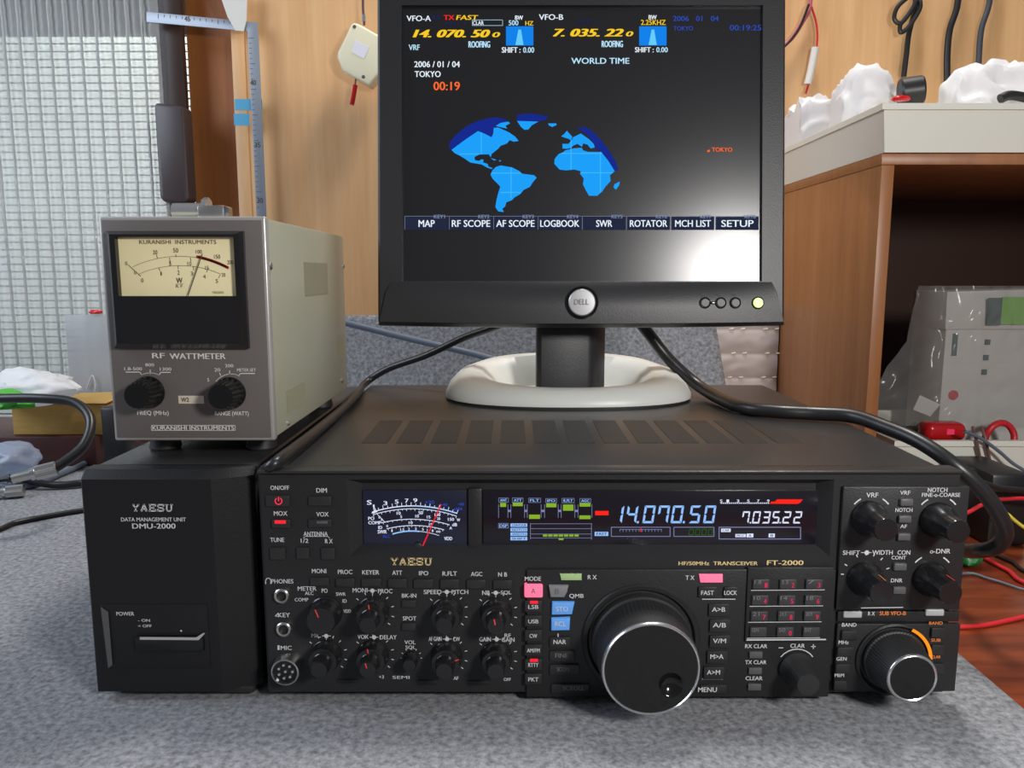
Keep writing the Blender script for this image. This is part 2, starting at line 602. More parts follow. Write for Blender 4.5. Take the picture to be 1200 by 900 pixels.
# ribbed sheet over the window
RY = WY - 0.012
rx0, rx1 = -1.10, P(196, 200, RY).x
rz0, rz1 = P(50, 455, RY).z, 0.85
sheet = thing('ribbed_sheet', ((rx0 + rx1) / 2, RY, rz0), 'clear ribbed plastic sheet hanging over the bright window at left', 'plastic sheet')
b = MB()
nx, nz = 160, 110
grid = []
for j in range(nz + 1):
    for i in range(nx + 1):
        x = rx0 + (rx1 - rx0) * i / nx
        z = rz0 + (rz1 - rz0) * j / nz
        ph = (x - rx0) / 0.0225
        grid.append((x, RY + 0.0022 * math.cos(ph * 2 * math.pi) + 0.0006 * math.sin(z * 560) + 0.0012 * noise.noise(Vector((x * 30, 0, z * 14))), z))
b.add(grid, [(j * (nx + 1) + i, j * (nx + 1) + i + 1, (j + 1) * (nx + 1) + i + 1, (j + 1) * (nx + 1) + i) for j in range(nz) for i in range(nx)])
b.build('film', m_rib, sheet, 80)
rb = MB()
k = 0
while rx0 + k * 0.0225 < rx1:
    x = rx0 + k * 0.0225
    pts = [(x + 0.0006 * noise.noise(Vector((k * 3.1, 0, j * .5))), RY - 0.004 + 0.0005 * math.sin(j * 2.1), rz0 + (rz1 - rz0) * j / 70) for j in range(71)]
    rb.tube(pts, 0.0021, 8, 1, smooth=False)
    k += 1
rb.build('ribs', m_ribedge, sheet, 80)

# desk and felt mat
struct_desk = tag(MB().box(-1.4, 1.3, 0.05, WY + 0.0, TZ - 0.035, TZ - 0.004, 0.002).build('desk', m_desk), 'reddish brown wooden desk top under the grey mat', 'desk')
b = MB()
nx, ny = 90, 120
XR_MAT, XL_MAT = 0.306, -0.85
grid = []
for j in range(ny + 1):
    t = j / ny
    s_ = 0.20 + t * 0.97                        # length along the cloth from the front
    for i in range(nx + 1):
        u = i / nx
        bend = 0.90
        if s_ <= bend:
            y, z = s_, 0.0
        else:
            e = s_ - bend
            rad = 0.11
            if e < rad * R(75):
                y, z = bend + rad * math.sin(e / rad), rad * (1 - math.cos(e / rad))
            else:
                e2 = e - rad * R(75)
                y, z = bend + rad * math.sin(R(75)) + e2 * math.cos(R(75)), rad * (1 - math.cos(R(75))) + e2 * math.sin(R(75))
        xr = XR_MAT - max(0, s_ - bend) * 0.13
        x = XL_MAT + (xr - XL_MAT) * u
        f = min(1, max(0, (x + 0.42) / 0.10))   # the back curls up only behind the radio
        f = f * f * (3 - 2 * f)
        zz, yy = z * f, y * f + min(s_, 1.19) * (1 - f)
        wav = 0.006 * noise.noise(Vector((x * 5, s_ * 4, 1))) * min(1, max(0, (s_ - 0.85) * 6))
        grid.append((x, yy, TZ + zz + max(0, wav)))
b.add(grid, [(j * (nx + 1) + i, j * (nx + 1) + i + 1, (j + 1) * (nx + 1) + i + 1, (j + 1) * (nx + 1) + i) for j in range(ny) for i in range(nx)])
mat_o = tag(b.build('felt_mat', m_felt, angle=80), 'speckled grey felt mat on the desk, its back edge curled up behind the radio', 'mat')
sol = mat_o.modifiers.new('thickness', 'SOLIDIFY')
sol.thickness = 0.0035
sol.offset = -1

# ================================================================== TRANSCEIVER
YF = 0.437
XL, XR = -0.148, 0.2615
ZB, ZT = -0.004, 0.1345
RF = Frame((0, YF, 0), (1, 0, 0), (0, 0, 1), (0, -1, 0))
radio = thing('radio_transceiver', ((XL + XR) / 2, 0.61, TZ), 'wide black amateur radio transceiver with big silver-rimmed tuning knob', 'radio')
# case
c = MB()
prof = [(YF + 0.012, ZB), (YF + 0.012, ZT - 0.004), (YF + 0.02, ZT - 0.0022), (0.632, ZT), (0.787, ZT), (0.787, ZB)]
bmh = bmesh.new()
l = [bmh.verts.new((XL + 0.0008, y, z)) for y, z in prof]
r_ = [bmh.verts.new((XR - 0.0008, y, z)) for y, z in prof]
bmh.faces.new(l)
bmh.faces.new(list(reversed(r_)))
for i in range(len(prof)):
    k = (i + 1) % len(prof)
    bmh.faces.new([l[i], r_[i], r_[k], l[k]])
bmesh.ops.recalc_face_normals(bmh, faces=bmh.faces)
ed = [e for e in bmh.edges if abs(e.verts[0].co.x - e.verts[1].co.x) < 1e-6 and min(e.verts[0].co.z, e.verts[1].co.z) > 0.1]
bmesh.ops.bevel(bmh, geom=ed, offset=0.004, segments=3, profile=0.5, affect='EDGES')
c.bm(bmh)
c.build('case', m_case, radio, 25)


def topz(y):
    return ZT if y > 0.632 else ZT - 0.0022 * (0.632 - y) / (0.632 - YF - 0.02)


for k in range(13):
    x0 = -0.1030 + k * 0.0237
    q = MB()
    y0, y1 = 0.517, 0.594
    q.hexa([(x0, y0, topz(y0) - .001), (x0 + .0176, y0, topz(y0) - .001), (x0 + .0176, y1, topz(y1) - .001), (x0, y1, topz(y1) - .001),
            (x0, y0, topz(y0) + .00025), (x0 + .0176, y0, topz(y0) + .00025), (x0 + .0176, y1, topz(y1) + .00025), (x0, y1, topz(y1) + .00025)])
    q.build('vent', m_vent, radio)
for fx in (XL + 0.03, XR - 0.03):
    for fy in (0.49, 0.75):
        MB().lathe((fx, fy, TZ), (0, 0, 1), [(0, 0), (.010, 0), (.011, .001), (.011, .006), (0, .006)], 24).build('foot', m_rubber, radio)

# faceplate with the display recess
a0, b0, a1, b1 = RF.rect(408, 562, 975, 652)
W0, W1 = XL, XR
ZT2 = ZT - 0.0015
fp = MB()
bev = 0.0
rec = 0.0075
ia0, ib0, ia1, ib1 = a0 + .0075, b0 + .006, a1 - .0075, b1 - .004
o4 = [(W0, ZB), (W1, ZB), (W1, ZT2), (W0, ZT2)]
m4 = [(a0, b0), (a1, b0), (a1, b1), (a0, b1)]
i4 = [(ia0, ib0), (ia1, ib0), (ia1, ib1), (ia0, ib1)]
vs = [RF.at(a, z, -.013) for a, z in o4] + [RF.at(a, z, -.0015) for a, z in o4]
o5 = [(W0 + .0015, ZB + .0015), (W1 - .0015, ZB + .0015), (W1 - .0015, ZT2 - .0015), (W0 + .0015, ZT2 - .0015)]
vs += [RF.at(a, z, 0) for a, z in o5] + [RF.at(a, z, 0) for a, z in m4] + [RF.at(a, z, -rec) for a, z in i4]
fs = [(3, 2, 1, 0)]
for lv in range(4):
    for i in range(4):
        k = (i + 1) % 4
        fs.append((lv * 4 + i, lv * 4 + k, lv * 4 + 4 + k, lv * 4 + 4 + i))
fs.append((16, 17, 18, 19))
fp.add(vs, fs)
face = fp.build('faceplate', m_panel, radio, 20)
# top brow line
MB().box(XL, XR, YF - .0010, YF + .013, ZT2 - .0002, ZT2 + .0016, .0006).build('brow_trim', m_case, radio)
# recess contents
D0 = RF.up(-rec)
disp = MB().fbox(D0, 566, 574, 961, 641, 0.0, .0012, .0003).build('display_window', e_disp, radio)
metr = MB().fbox(D0, 426, 574, 547, 641, 0.0, .0012, .0003).build('meter_window', e_navy, radio)
MB().fbox(D0, 549, 571, 565, 643, 0.0, .003, .0008).build('display_divider', m_panel, radio)
DF = D0.up(.0013)

# ---- analogue meter
c1 = crop(420, 565, 8.571)


def arc3(p, q, r, n=24):
    ax, ay, bx, by, cx, cy = *p, *q, *r
    d = 2 * (ax * (by - cy) + bx * (cy - ay) + cx * (ay - by))
    ux = ((ax * ax + ay * ay) * (by - cy) + (bx * bx + by * by) * (cy - ay) + (cx * cx + cy * cy) * (ay - by)) / d
    uy = ((ax * ax + ay * ay) * (cx - bx) + (bx * bx + by * by) * (ax - cx) + (cx * cx + cy * cy) * (bx - ax)) / d
    rr = math.hypot(ax - ux, ay - uy)
    t0, t1 = math.atan2(ay - uy, ax - ux), math.atan2(cy - uy, cx - ux)
    return [(ux + rr * math.cos(t0 + (t1 - t0) * i / n), uy + rr * math.sin(t0 + (t1 - t0) * i / n)) for i in range(n + 1)], (ux, uy)


w = MB()
bl = MB()
db = MB()
for p, q, r, wd_, t in (((140, 300), (575, 238), (990, 312), .0006, w), ((150, 325), (600, 268), (985, 340), .0004, w), ((230, 408), (580, 372), (915, 428), .0004, w),
                        ((285, 468), (575, 435), (860, 478), .0004, w), ((600, 492), (700, 506), (810, 535), .0003, w), ((345, 520), (470, 494), (610, 494), .0008, bl),
                        ((575, 238), (790, 262), (990, 312), .0007, bl)):
    a, _ = arc3(p, q, r)
    t.line(DF, [c1(*z) for z in a], wd_)


def ticks(mb, p, q, r, n, ln, wd_, down=False, start=0):
    a, ce = arc3(p, q, r, n)
    for i in range(start, n + 1):
        x, y = a[i]
        dx, dy = x - ce[0], y - ce[1]
        L = math.hypot(dx, dy)
        sgn = -1 if down else 1
        k = ln * (1.6 if i % 2 == 0 else 1.0) * sgn
        mb.line(DF, [c1(x, y), c1(x + dx / L * k, y + dy / L * k)], wd_)


ticks(w, (160, 290), (575, 238), (990, 312), 18, 22, .00032)
ticks(w, (150, 325), (600, 268), (985, 340), 20, 12, .0003, True)
ticks(w, (250, 405), (580, 372), (900, 425), 14, 10, .00025, True)
ticks(w, (300, 466), (575, 435), (850, 476), 14, 10, .00025, True)
w.line(DF, [c1(150, 235), c1(180, 295)], .0005).line(DF, [c1(190, 320), c1(270, 405)], .0003).poly(DF, [c1(130, 310), c1(165, 280), c1(195, 295), c1(150, 315)])
for t, x, y, sx, sy, mb in (('S', 110, 203, 48, 46, w), ('1', 155, 238, 16, 26, w), ('3', 272, 210, 40, 40, w), ('5', 385, 195, 38, 40, w), ('7', 486, 185, 36, 40, w), ('9', 572, 182, 42, 40, w),
                            ('+20', 715, 200, 95, 34, db), ('+40', 855, 226, 80, 30, db), ('+60', 1030, 220, 60, 30, db), ('dB', 1000, 268, 90, 28, db),
                            ('PO', 130, 363, 62, 32, w), ('COMP', 165, 406, 130, 32, w), ('ID', 220, 454, 40, 30, w), ('SWR', 240, 497, 92, 36, w), ('ALC', 282, 543, 76, 30, db), ('VDD', 902, 565, 82, 34, w),
                            ('A', 928, 460, 28, 28, w), ('dB', 967, 426, 50, 32, w), ('150', 930, 372, 62, 30, w), ('W', 1005, 378, 34, 28, w), ('10', 405, 311, 40, 30, w), ('50', 626, 306, 46, 32, w),
                            ('100', 795, 326, 58, 30, w), ('0', 212, 352, 18, 24, w), ('0', 236, 376, 18, 22, w), ('5', 430, 345, 18, 28, w), ('10', 590, 340, 36, 28, w), ('15', 706, 349, 36, 28, w), ('20', 806, 366, 34, 26, w),
                            ('10', 526, 406, 40, 28, w), ('15', 726, 425, 34, 28, w), ('0', 290, 440, 18, 24, w), ('1', 338, 486, 12, 26, w), ('1.5', 441, 476, 40, 26, w), ('2', 508, 470, 18, 26, w), ('3', 576, 468, 18, 26, w),
                            ('5', 648, 472, 18, 26, w), ('7', 692, 484, 14, 24, w), ('8', 746, 487, 18, 24, w), ('oo', 803, 496, 44, 20, w)):
    x0, y0 = c1(x - sx / 2, y - sy / 2)
    x1, y1 = c1(x + sx / 2, y + sy / 2)
    mb.text(DF, t, x0, y0, x1, y1, 0.03)
w.build('meter_scale', e_white, metr, smooth=False)
bl.build('meter_arc', e_blue, metr, smooth=False)
db.build('meter_numerals', e_dblue, metr, smooth=False)
MB().line(DF.up(.0006), [c1(648, 636), c1(830, 225)], .0008).build('meter_needle', e_needle, metr, smooth=False)
pv = DF.px(*c1(600, 640))
MB().lathe(DF.at(pv[0], pv[1] - .0005), (0, -1, 0), [(0.0026, 0), (.0026, .0010), (.0020, .0013), (0, .0014)], 24).build('needle_pivot', m_button, metr)

# ---- digital display
c2 = crop(560, 565, 7.5)
c3 = crop(690, 565, 4.286)
li, gr, bb, rd, wh, dg = MB(), MB(), MB(), MB(), MB(), MB()


def R2(c, x0, y0, x1, y1):
    return (*c(x0, y0), *c(x1, y1))


def outline(mb, fr, c, x0, y0, x1, y1, w_):
    mb.line(fr, [c(x0, y0), c(x1, y0), c(x1, y1), c(x0, y1)], w_, closed=True)


for t, x0, x1, y0, y1 in (('ANT', 183, 268, 138, 176), ('ATT', 303, 397, 138, 178), ('FLT', 446, 552, 140, 178), ('IPO', 596, 692, 144, 180), ('R.FLT', 740, 846, 142, 182), ('AGC', 896, 992, 144, 182)):
    outline(li, DF, c2, x0, y0, x1, y1, .00025)
    bb.text(DF, t, *R2(c2, x0 + 12, y0 + 8, x1 - 12, y1 - 8), 0.03)
for q in ((196, 182, 248, 217), (306, 180, 394, 210), (450, 285, 546, 322), (600, 186, 690, 220), (748, 196, 840, 250), (894, 184, 990, 214), (892, 292, 990, 324)):
    gr.flat(DF, *R2(c2, *q))
for x in (182, 264, 290, 410, 434, 556, 586, 706, 732, 852, 880, 1002):
    li.line(DF, [c2(x, 195), c2(x, 312)], .00028)
for x0, x1 in ((264, 290), (410, 434), (556, 586), (706, 732), (852, 880)):
    li.flat(DF, *R2(c2, x0, 242, x1, 262))
rd.flat(DF, *R2(c2, 1030, 252, 1148, 290))
outline(li, DF, c2, 182, 362, 268, 402, .0003)
bb.text(DF, 'DSP', *R2(c2, 190, 370, 260, 396), 0.03)
for y0 in (362, 402, 441, 480):
    bb.flat(DF, *R2(c2, 287, y0, 434, y0 + 30))
for i, t in enumerate(('CONTOUR', 'NOTCH', 'WIDTH', 'SHIFT')):
    dg.text(DF.up(.0002), t, *R2(c2, 300, 368 + i * 39, 424, 388 + i * 39), 0.02)
for y in (365, 408, 455, 490):
    li.line(DF, [c2(460, y), c2(1000, y)], .00026)
li.line(DF, [c2(462, 362), c2(462, 500)], .0003).line(DF, [c2(998, 362), c2(998, 504)], .0003)
for k in range(7):
    gr.flat(DF, *R2(c2, 572 + k * 46, 459, 610 + k * 46, 478))
gr.flat(DF, *R2(c2, 710, 494, 752, 508))
bb.flat(DF, *R2(c2, 1026, 436, 1146, 472))
dg.text(DF.up(.0002), 'FAST', *R2(c2, 1042, 442, 1132, 466), 0.02)

SEG = {'0': 'abcdef', '1': 'bc', '2': 'abged', '3': 'abgcd', '4': 'fgbc', '5': 'afgcd', '7': 'fabc', '.': '.'}


def seg7(mb, fr, c, ch, x0, y0, x1, y1, tx, ty, sl):
    def pt(u, v):
        return c(x0 + (x1 - x0) * u + sl * (0.5 - v), y0 + (y1 - y0) * v)
    U, V = tx / (x1 - x0), ty / (y1 - y0)
    g = 0.018
    S7 = {'a': [(g * 2, 0), (1 - g * 2, 0), (1 - U - g, V), (U + g, V)], 'd': [(g * 2, 1), (1 - g * 2, 1), (1 - U - g, 1 - V), (U + g, 1 - V)],
          'f': [(0, g), (U, V + g), (U, .5 - V / 2 - g), (U / 2, .5 - g), (0, .5 - g)], 'e': [(0, .5 + g), (U / 2, .5 + g), (U, .5 + V / 2 + g), (U, 1 - V - g), (0, 1 - g)],
          'b': [(1, g), (1 - U, V + g), (1 - U, .5 - V / 2 - g), (1 - U / 2, .5 - g), (1, .5 - g)], 'c': [(1, .5 + g), (1 - U / 2, .5 + g), (1 - U, .5 + V / 2 + g), (1 - U, 1 - V - g), (1, 1 - g)],
          'g': [(U / 2 + g, .5), (U + g, .5 - V / 2), (1 - U - g, .5 - V / 2), (1 - U / 2 - g, .5), (1 - U - g, .5 + V / 2), (U + g, .5 + V / 2)]}
    for s_ in SEG[ch]:
        if s_ == '.':
            mb.poly(fr, [pt(0, .88), pt(1, .88), pt(1, 1), pt(0, 1)])
        else:
            mb.poly(fr, [pt(*p) for p in S7[s_]])


bd = MB()
for ch, x0, x1 in (('1', 118, 172), ('4', 190, 243), ('.', 247, 257), ('0', 275, 330), ('7', 347, 402), ('0', 417, 472), ('.', 478, 488), ('5', 507, 560), ('0', 580, 634)):
    seg7(bd, DF, c3, ch, x0, 117, x1, 206, 11, 11, 14)
for ch, x0, x1 in (('7', 770, 806), ('.', 812, 819), ('0', 823, 860), ('3', 873, 910), ('5', 922, 958), ('.', 962, 968), ('2', 975, 1013), ('2', 1030, 1068)):
    seg7(wh, DF, c3, ch, x0, 146, x1, 207, 7, 8, 10)
bd.build('main_frequency_digits', e_blue, disp, smooth=False)
outline(li, DF, c3, 113, 226, 408, 272, .0004)
outline(li, DF, c3, 427, 226, 628, 272, .0004)
outline(li, DF, c3, 654, 226, 1063, 285, .0005)
for k in range(14):
    li.line(DF, [c3(156 + k * 16, 236), c3(156 + k * 16, 248)], .0003)
li.line(DF, [c3(156, 237), c3(366, 237)], .0003)
rd.line(DF.up(.0002), [c3(261, 232), c3(261, 248)], .0006)
og = MB()
for k in range(4):
    seg7(og, DF, c3, '0', 502 + k * 32, 234, 526 + k * 32, 266, 4, 4, 4)
og.build('clarifier_digits', e_dgreen, disp, smooth=False)
for k in range(40):
    if k < 24:
        wh.flat(DF, *R2(c3, 662 + k * 10.3, 102, 668 + k * 10.3, 108))
for t, x in (('S', 664), ('1', 697), ('3', 748), ('5', 800), ('7', 850), ('9', 900)):
    wh.text(DF, t, *R2(c3, x - 6, 87, x + 7, 101), 0.03)
rd.poly(DF, [c3(908, 108), c3(915, 98), c3(935, 97), c3(945, 86), c3(1075, 86), c3(1060, 104), c3(1045, 109)])
for q in ((664, 233, 712, 250), (736, 260, 788, 276), (792, 258, 826, 277), (903, 258, 934, 277)):
    wh.flat(DF, *R2(c3, *q))
for t, q in (('A', (802, 261, 816, 274)), ('B', (912, 261, 926, 274)), ('CAR', (670, 236, 706, 247)), ('PROC', (742, 263, 782, 273))):
    dg.text(DF.up(.0002), t, *R2(c3, *q), 0.02)
li.build('display_lines', e_line, disp, smooth=False)
gr.build('display_green_marks', e_green, disp, smooth=False)
bb.build('display_blue_marks', e_blue, disp, smooth=False)
rd.build('display_red_marks', e_red, disp, smooth=False)
wh.build('sub_frequency_digits', e_white, disp, smooth=False)
dg.build('display_dark_lettering', e_navy, disp, smooth=False)

# ---- raised sub-panels
MB().fbox(RF, 617, 666, 974, 815, -.0005, .0020, .0007).build('tuning_panel', m_panel, radio)
MB().fbox(RF.up(.002), 874, 664, 974, 751.5, -.0005, .0014, .0006).build('keypad_panel', m_panel, radio)
MB().fbox(RF, 982, 569, 1128, 713, -.0005, .0025, .0008).build('upper_right_panel', m_panel, radio)
MB().fbox(RF, 980, 715, 1122, 727, -.0005, .0020, .0006).build('sub_receiver_strip', m_panel, radio)
MB().fbox(RF, 977, 729, 1120, 808, -.0005, .0025, .0008).build('sub_tuning_panel', m_panel, radio)
RC = RF.up(.0021)          # tuning panel face
RK = RF.up(.0035)          # keypad face
RR = RF.up(.0026)          # right panels face
RS = RF.up(.0021)

ink, dim, gold, orn = MB(), MB(), MB(), MB()


def tx(mb, fr, t, x, y, wpx, hpx, bold=0.018):
    mb.text(fr, t, x - wpx / 2, y - hpx / 2, x + wpx / 2, y + hpx / 2, bold)


def slab_word(mb, fr, word, x0, y0, x1, y1):        # wide slab-serif capitals
    G = {'Y': ([((.06, 0), (.5, .5)), ((.94, 0), (.5, .5)), ((.5, .5), (.5, 1))], [(.0, .3, 0), (.7, 1, 0), (.3, .7, 1)]),
         'A': ([((.5, 0), (.08, 1)), ((.5, 0), (.92, 1)), ((.25, .66), (.75, .66))], [(0, .28, 1), (.68, 1, 1)]),
         'E': ([((.18, 0), (.18, 1)), ((.05, .04), (.92, .04)), ((.18, .5), (.65, .5)), ((.05, .96), (.95, .96)), ((.92, 0), (.92, .25)), ((.95, .75), (.95, 1)), ((.65, .36), (.65, .64))], []),
         'S': ([((.88, .05), (.2, .05)), ((.2, .05), (.1, .27)), ((.1, .27), (.25, .47)), ((.25, .47), (.78, .55)), ((.78, .55), (.9, .75)), ((.9, .75), (.78, .95)), ((.78, .95), (.12, .95)), ((.88, .0), (.88, .28)), ((.12, .7), (.12, 1))], []),
         'U': ([((.18, 0), (.18, .75)), ((.18, .75), (.32, .96)), ((.32, .96), (.68, .96)), ((.68, .96), (.82, .75)), ((.82, .75), (.82, 0))], [(0, .36, 0), (.66, 1, 0)])}
    n = len(word)
    cw = (x1 - x0) / (n + (n - 1) * .16)
    a = fr.rect(x0, y0, x1, y1)
    lw = (a[3] - a[1]) * 0.20
    for i, ch in enumerate(word):
        ox = x0 + i * cw * 1.16
        st, se = G[ch]
        for p, q in st:
            mb.line(fr, [(ox + p[0] * cw, y0 + p[1] * (y1 - y0)), (ox + q[0] * cw, y0 + q[1] * (y1 - y0))], lw)
        for u0, u1, v in se:
            vv = .05 if v == 0 else .95
            mb.line(fr, [(ox + u0 * cw, y0 + vv * (y1 - y0)), (ox + u1 * cw, y0 + vv * (y1 - y0))], lw * .7)


for t, x, y, w_, h_ in (('ON/OFF', 328, 571.5, 22, 5), ('DIM', 377, 574.5, 12.5, 5.2), ('MOX', 329, 601.5, 16, 5.2), ('VOX', 378, 602.5, 14.5, 5.2), ('TUNE', 325, 632.5, 16.5, 5), ('ANTENNA', 370, 625.5, 28.5, 5),
                        ('1/2', 357, 633.5, 9, 5), ('R X', 385.5, 634, 9, 5), ('MONI', 374, 669, 17, 5), ('PROC', 404.5, 670, 17, 5), ('KEYER', 434.5, 670.5, 20, 5), ('ATT', 465.5, 671, 11.5, 5), ('IPO', 496.5, 671.5, 11, 5),
                        ('R.FLT', 527, 672, 17, 5), ('AGC', 558.5, 672.5, 13.5, 5), ('N B', 589, 673, 10.5, 5), ('PHONES', 331, 681, 26, 5), ('METER', 360, 689.5, 22, 5), ('ALC', 362.5, 695, 10, 4), ('COMP', 353.5, 702.5, 16, 4), ('PO', 380.5, 692, 7, 5),
                        ('SWR', 399.5, 696, 11.5, 4), ('ID', 404, 704, 5, 4), ('VDD', 407, 716, 9, 4), ('MONI', 422, 691.5, 17.5, 5), ('PROC', 451.5, 692.5, 17, 5), ('BK-IN', 479.5, 697.8, 17, 4.6), ('SPOT', 480, 724.5, 16, 4.8),
                        ('SPEED', 507, 693.5, 21, 5), ('PITCH', 539, 693.5, 19.5, 5), ('NB', 569.5, 694.5, 9, 5), ('SQL', 593, 694.5, 12.5, 5), ('KEY', 333, 720.5, 14, 5), ('MIC', 335.5, 759, 13, 5), ('MIC', 370.5, 744.5, 11, 4.8), ('VOX', 425.5, 746, 13, 5), ('DELAY', 455, 746.5, 20, 5),
                        ('VOL', 480.5, 752.5, 13, 4.5), ('SQL', 481.2, 758.7, 12, 4.8), ('AF GAIN', 510, 748.5, 15, 5), ('CW', 535, 748.7, 8, 5), ('GAIN', 568.5, 749, 13.5, 5), ('RF', 595, 744.5, 7.5, 4.5), ('GAIN', 595.5, 749.5, 15, 5),
                        ('+3', 447, 793, 6, 4), ('SEMI', 470, 793.5, 20, 3.5), ('AF', 534.5, 794.5, 6, 4), ('OFF', 594.5, 796, 8.5, 3.6)):
    tx(ink, RF, t, x, y, w_, h_)
# headphone and key symbols, antenna bracket
ink.line(RF, [(311.5, 684), (311.5, 680), (313, 677.5), (316, 677.5), (317.5, 680), (317.5, 684)], .0005)
ink.line(RF, [(322.5, 722), (326, 718.5)], .0005).line(RF, [(322.5, 722), (328, 722)], .0004).line(RF, [(326.5, 756.5), (326.5, 761)], .0012)
ink.line(RF, [(355.5, 630.5), (358, 628.5), (384, 628.5), (386.5, 630.5)], .0003)


def dot(fr, mb, x, y, r=3.0):
    a, b_ = fr.px(x, y)
    mb.add([fr.at(a + r / 1960 * math.cos(2 * math.pi * k / 14), b_ + r / 1960 * math.sin(2 * math.pi * k / 14), .0003) for k in range(14)], [tuple(range(14))])


def dial(fr, mb, x, y, rad, angs, ln=.0016, w_=.0005):
    a, b_ = fr.px(x, y)
    for d in angs:
        q = R(d)
        p0 = Vector((a + rad * math.cos(q), b_ + rad * math.sin(q)))
        p1 = Vector((a + (rad + ln) * math.cos(q), b_ + (rad + ln) * math.sin(q)))
        t = Vector((-math.sin(q), math.cos(q))) * w_ / 2
        mb.add([fr.at(*(p0 - t), .0002), fr.at(*(p0 + t), .0002), fr.at(*(p1 + t), .0002), fr.at(*(p1 - t), .0002)][::-1], [(0, 1, 2, 3)])


def arcmark(fr, mb, x, y, rad, d0, d1, w_=.0006):
    a, b_ = fr.px(x, y)
    n = 8
    vs_ = []
    for k in range(n + 1):
        q = R(d0 + (d1 - d0) * k / n)
        vs_ += [fr.at(a + (rad - w_) * math.cos(q), b_ + (rad - w_) * math.sin(q), .0002), fr.at(a + rad * math.cos(q), b_ + rad * math.sin(q), .0002)]
    mb.add(vs_, [(2 * k, 2 * k + 1, 2 * k + 3, 2 * k + 2)[::-1] for k in range(n)])


for x, y in ((436.5, 692), (523.7, 693.5), (581, 694.5), (382.5, 745), (438.5, 746.5), (524, 748.7), (582, 749)):
    dot(RF, ink, x, y, 2.6)
    ink.line(RF, [(x - 5, y), (x + 5, y)], .0004).line(RF, [(x, y), (x, y + 6)], .0004)

KN = []


def knob(base_px, fr, prof, name='knob', mark=None, mark_mat=None, mark2=None, flutes=24, seg=72, mat=None, grip=None):
    a, b_ = fr.px(*base_px)
    cpt = fr.at(a, b_)
    k = MB().lathe(cpt, fr.n, prof, seg, flutes).build(name, mat or m_knob, radio, 28)
    for mk in (mark, mark2):
        if mk:
            ang, r0, r1, h, mm = mk          # a line on a stage's front face
            q = R(ang)
            d = Vector((math.cos(q), math.sin(q)))
            t = Vector((-d.y, d.x)) * .00035
            p0 = Vector((a, b_)) + d * r0
            p1 = Vector((a, b_)) + d * r1
            MB().add([fr.at(*(p0 - t), h), fr.at(*(p1 - t), h), fr.at(*(p1 + t), h), fr.at(*(p0 + t), h)], [(0, 1, 2, 3)]).build('pointer_line', mm, k, smooth=False)
    return k


DUAL = [(.0096, 0), (.0096, .0015), (.0092, .002), (.0088, .0085, .0004), (.0082, .0098), (.0060, .0100), (.0056, .0105), (.0052, .0178, .0003), (.0046, .0188), (0, .0190)]
dialang = [-40, -15, 15, 45, 68, 90, 112, 140]
for bx, by, m1, m2 in ((437.5, 716.5, (95, .0058, .0086, .0101, m_red_ink), None), (437.5, 767, (100, .0058, .0086, .0101, m_red_ink), (105, .0015, .0046, .0191, m_red_ink)), (382.5, 767, None, None),
                       (523.6, 717, None, None), (581.5, 717.5, (100, .0062, .0063, .0101, m_red_ink), (100, .001, .0045, .0191, m_red_ink)),
                       (523.6, 768.5, (20, .0058, .0084, .0101, m_red_ink), None), (581.5, 769, None, None)):
    knob((bx, by), RF, DUAL, 'dual_knob', mark=m1, mark2=m2)
    dial(RF, ink, bx, by, .0112, dialang)
knob((382, 717), RF, [(.0100, 0), (.0100, .0015), (.0094, .0022), (.0088, .012, .0004), (.0080, .0132), (0, .0135)], 'meter_knob', mark=(110, .0030, .0080, .0137, m_red_ink))
knob((482, 771), RF, [(.0046, 0), (.0046, .001), (.0042, .009, .0003), (.0036, .0098), (0, .010)], 'small_knob')
dial(RF, ink, 482, 771, .0056, [0, 30, 60, 90, 120, 150, 180], .0010, .0004)

# jacks
for jx, jy in ((331, 697), (333.5, 736)):
    a, b_ = RF.px(jx, jy)
    j = MB().lathe(RF.at(a, b_), RF.n, [(.0046, 0), (.0046, .0022), (.0040, .0028), (.0030, .0024), (.0030, -.0)], 32).build('jack_socket', m_nickel, radio)
    MB().lathe(RF.at(a, b_), RF.n, [(.0031, .0004), (0, .0004)], 24).build('jack_hole', m_vent, j)
a, b_ = RF.px(338.5, 780)
j = MB().lathe(RF.at(a, b_), RF.n, [(.0088, 0), (.0088, .003), (.0082, .0065), (.0082, .0082), (.0074, .0085), (.0070, .0070), (.0070, .0045)], 40).build('microphone_socket', m_nickel, radio)
MB().lathe(RF.at(a, b_), RF.n, [(.0071, .0062), (0, .0062)], 32).build('socket_insert', m_glossblack, j)
for k in range(8):
    q = 2 * math.pi * k / 7
    rr = 0.0042 if k < 7 else 0
    MB().lathe(RF.at(a + rr * math.cos(q), b_ + rr * math.sin(q), .006), RF.n, [(.0008, 0), (.0008, .0016), (0, .0019)], 10).build('socket_pin', m_chrome, j)

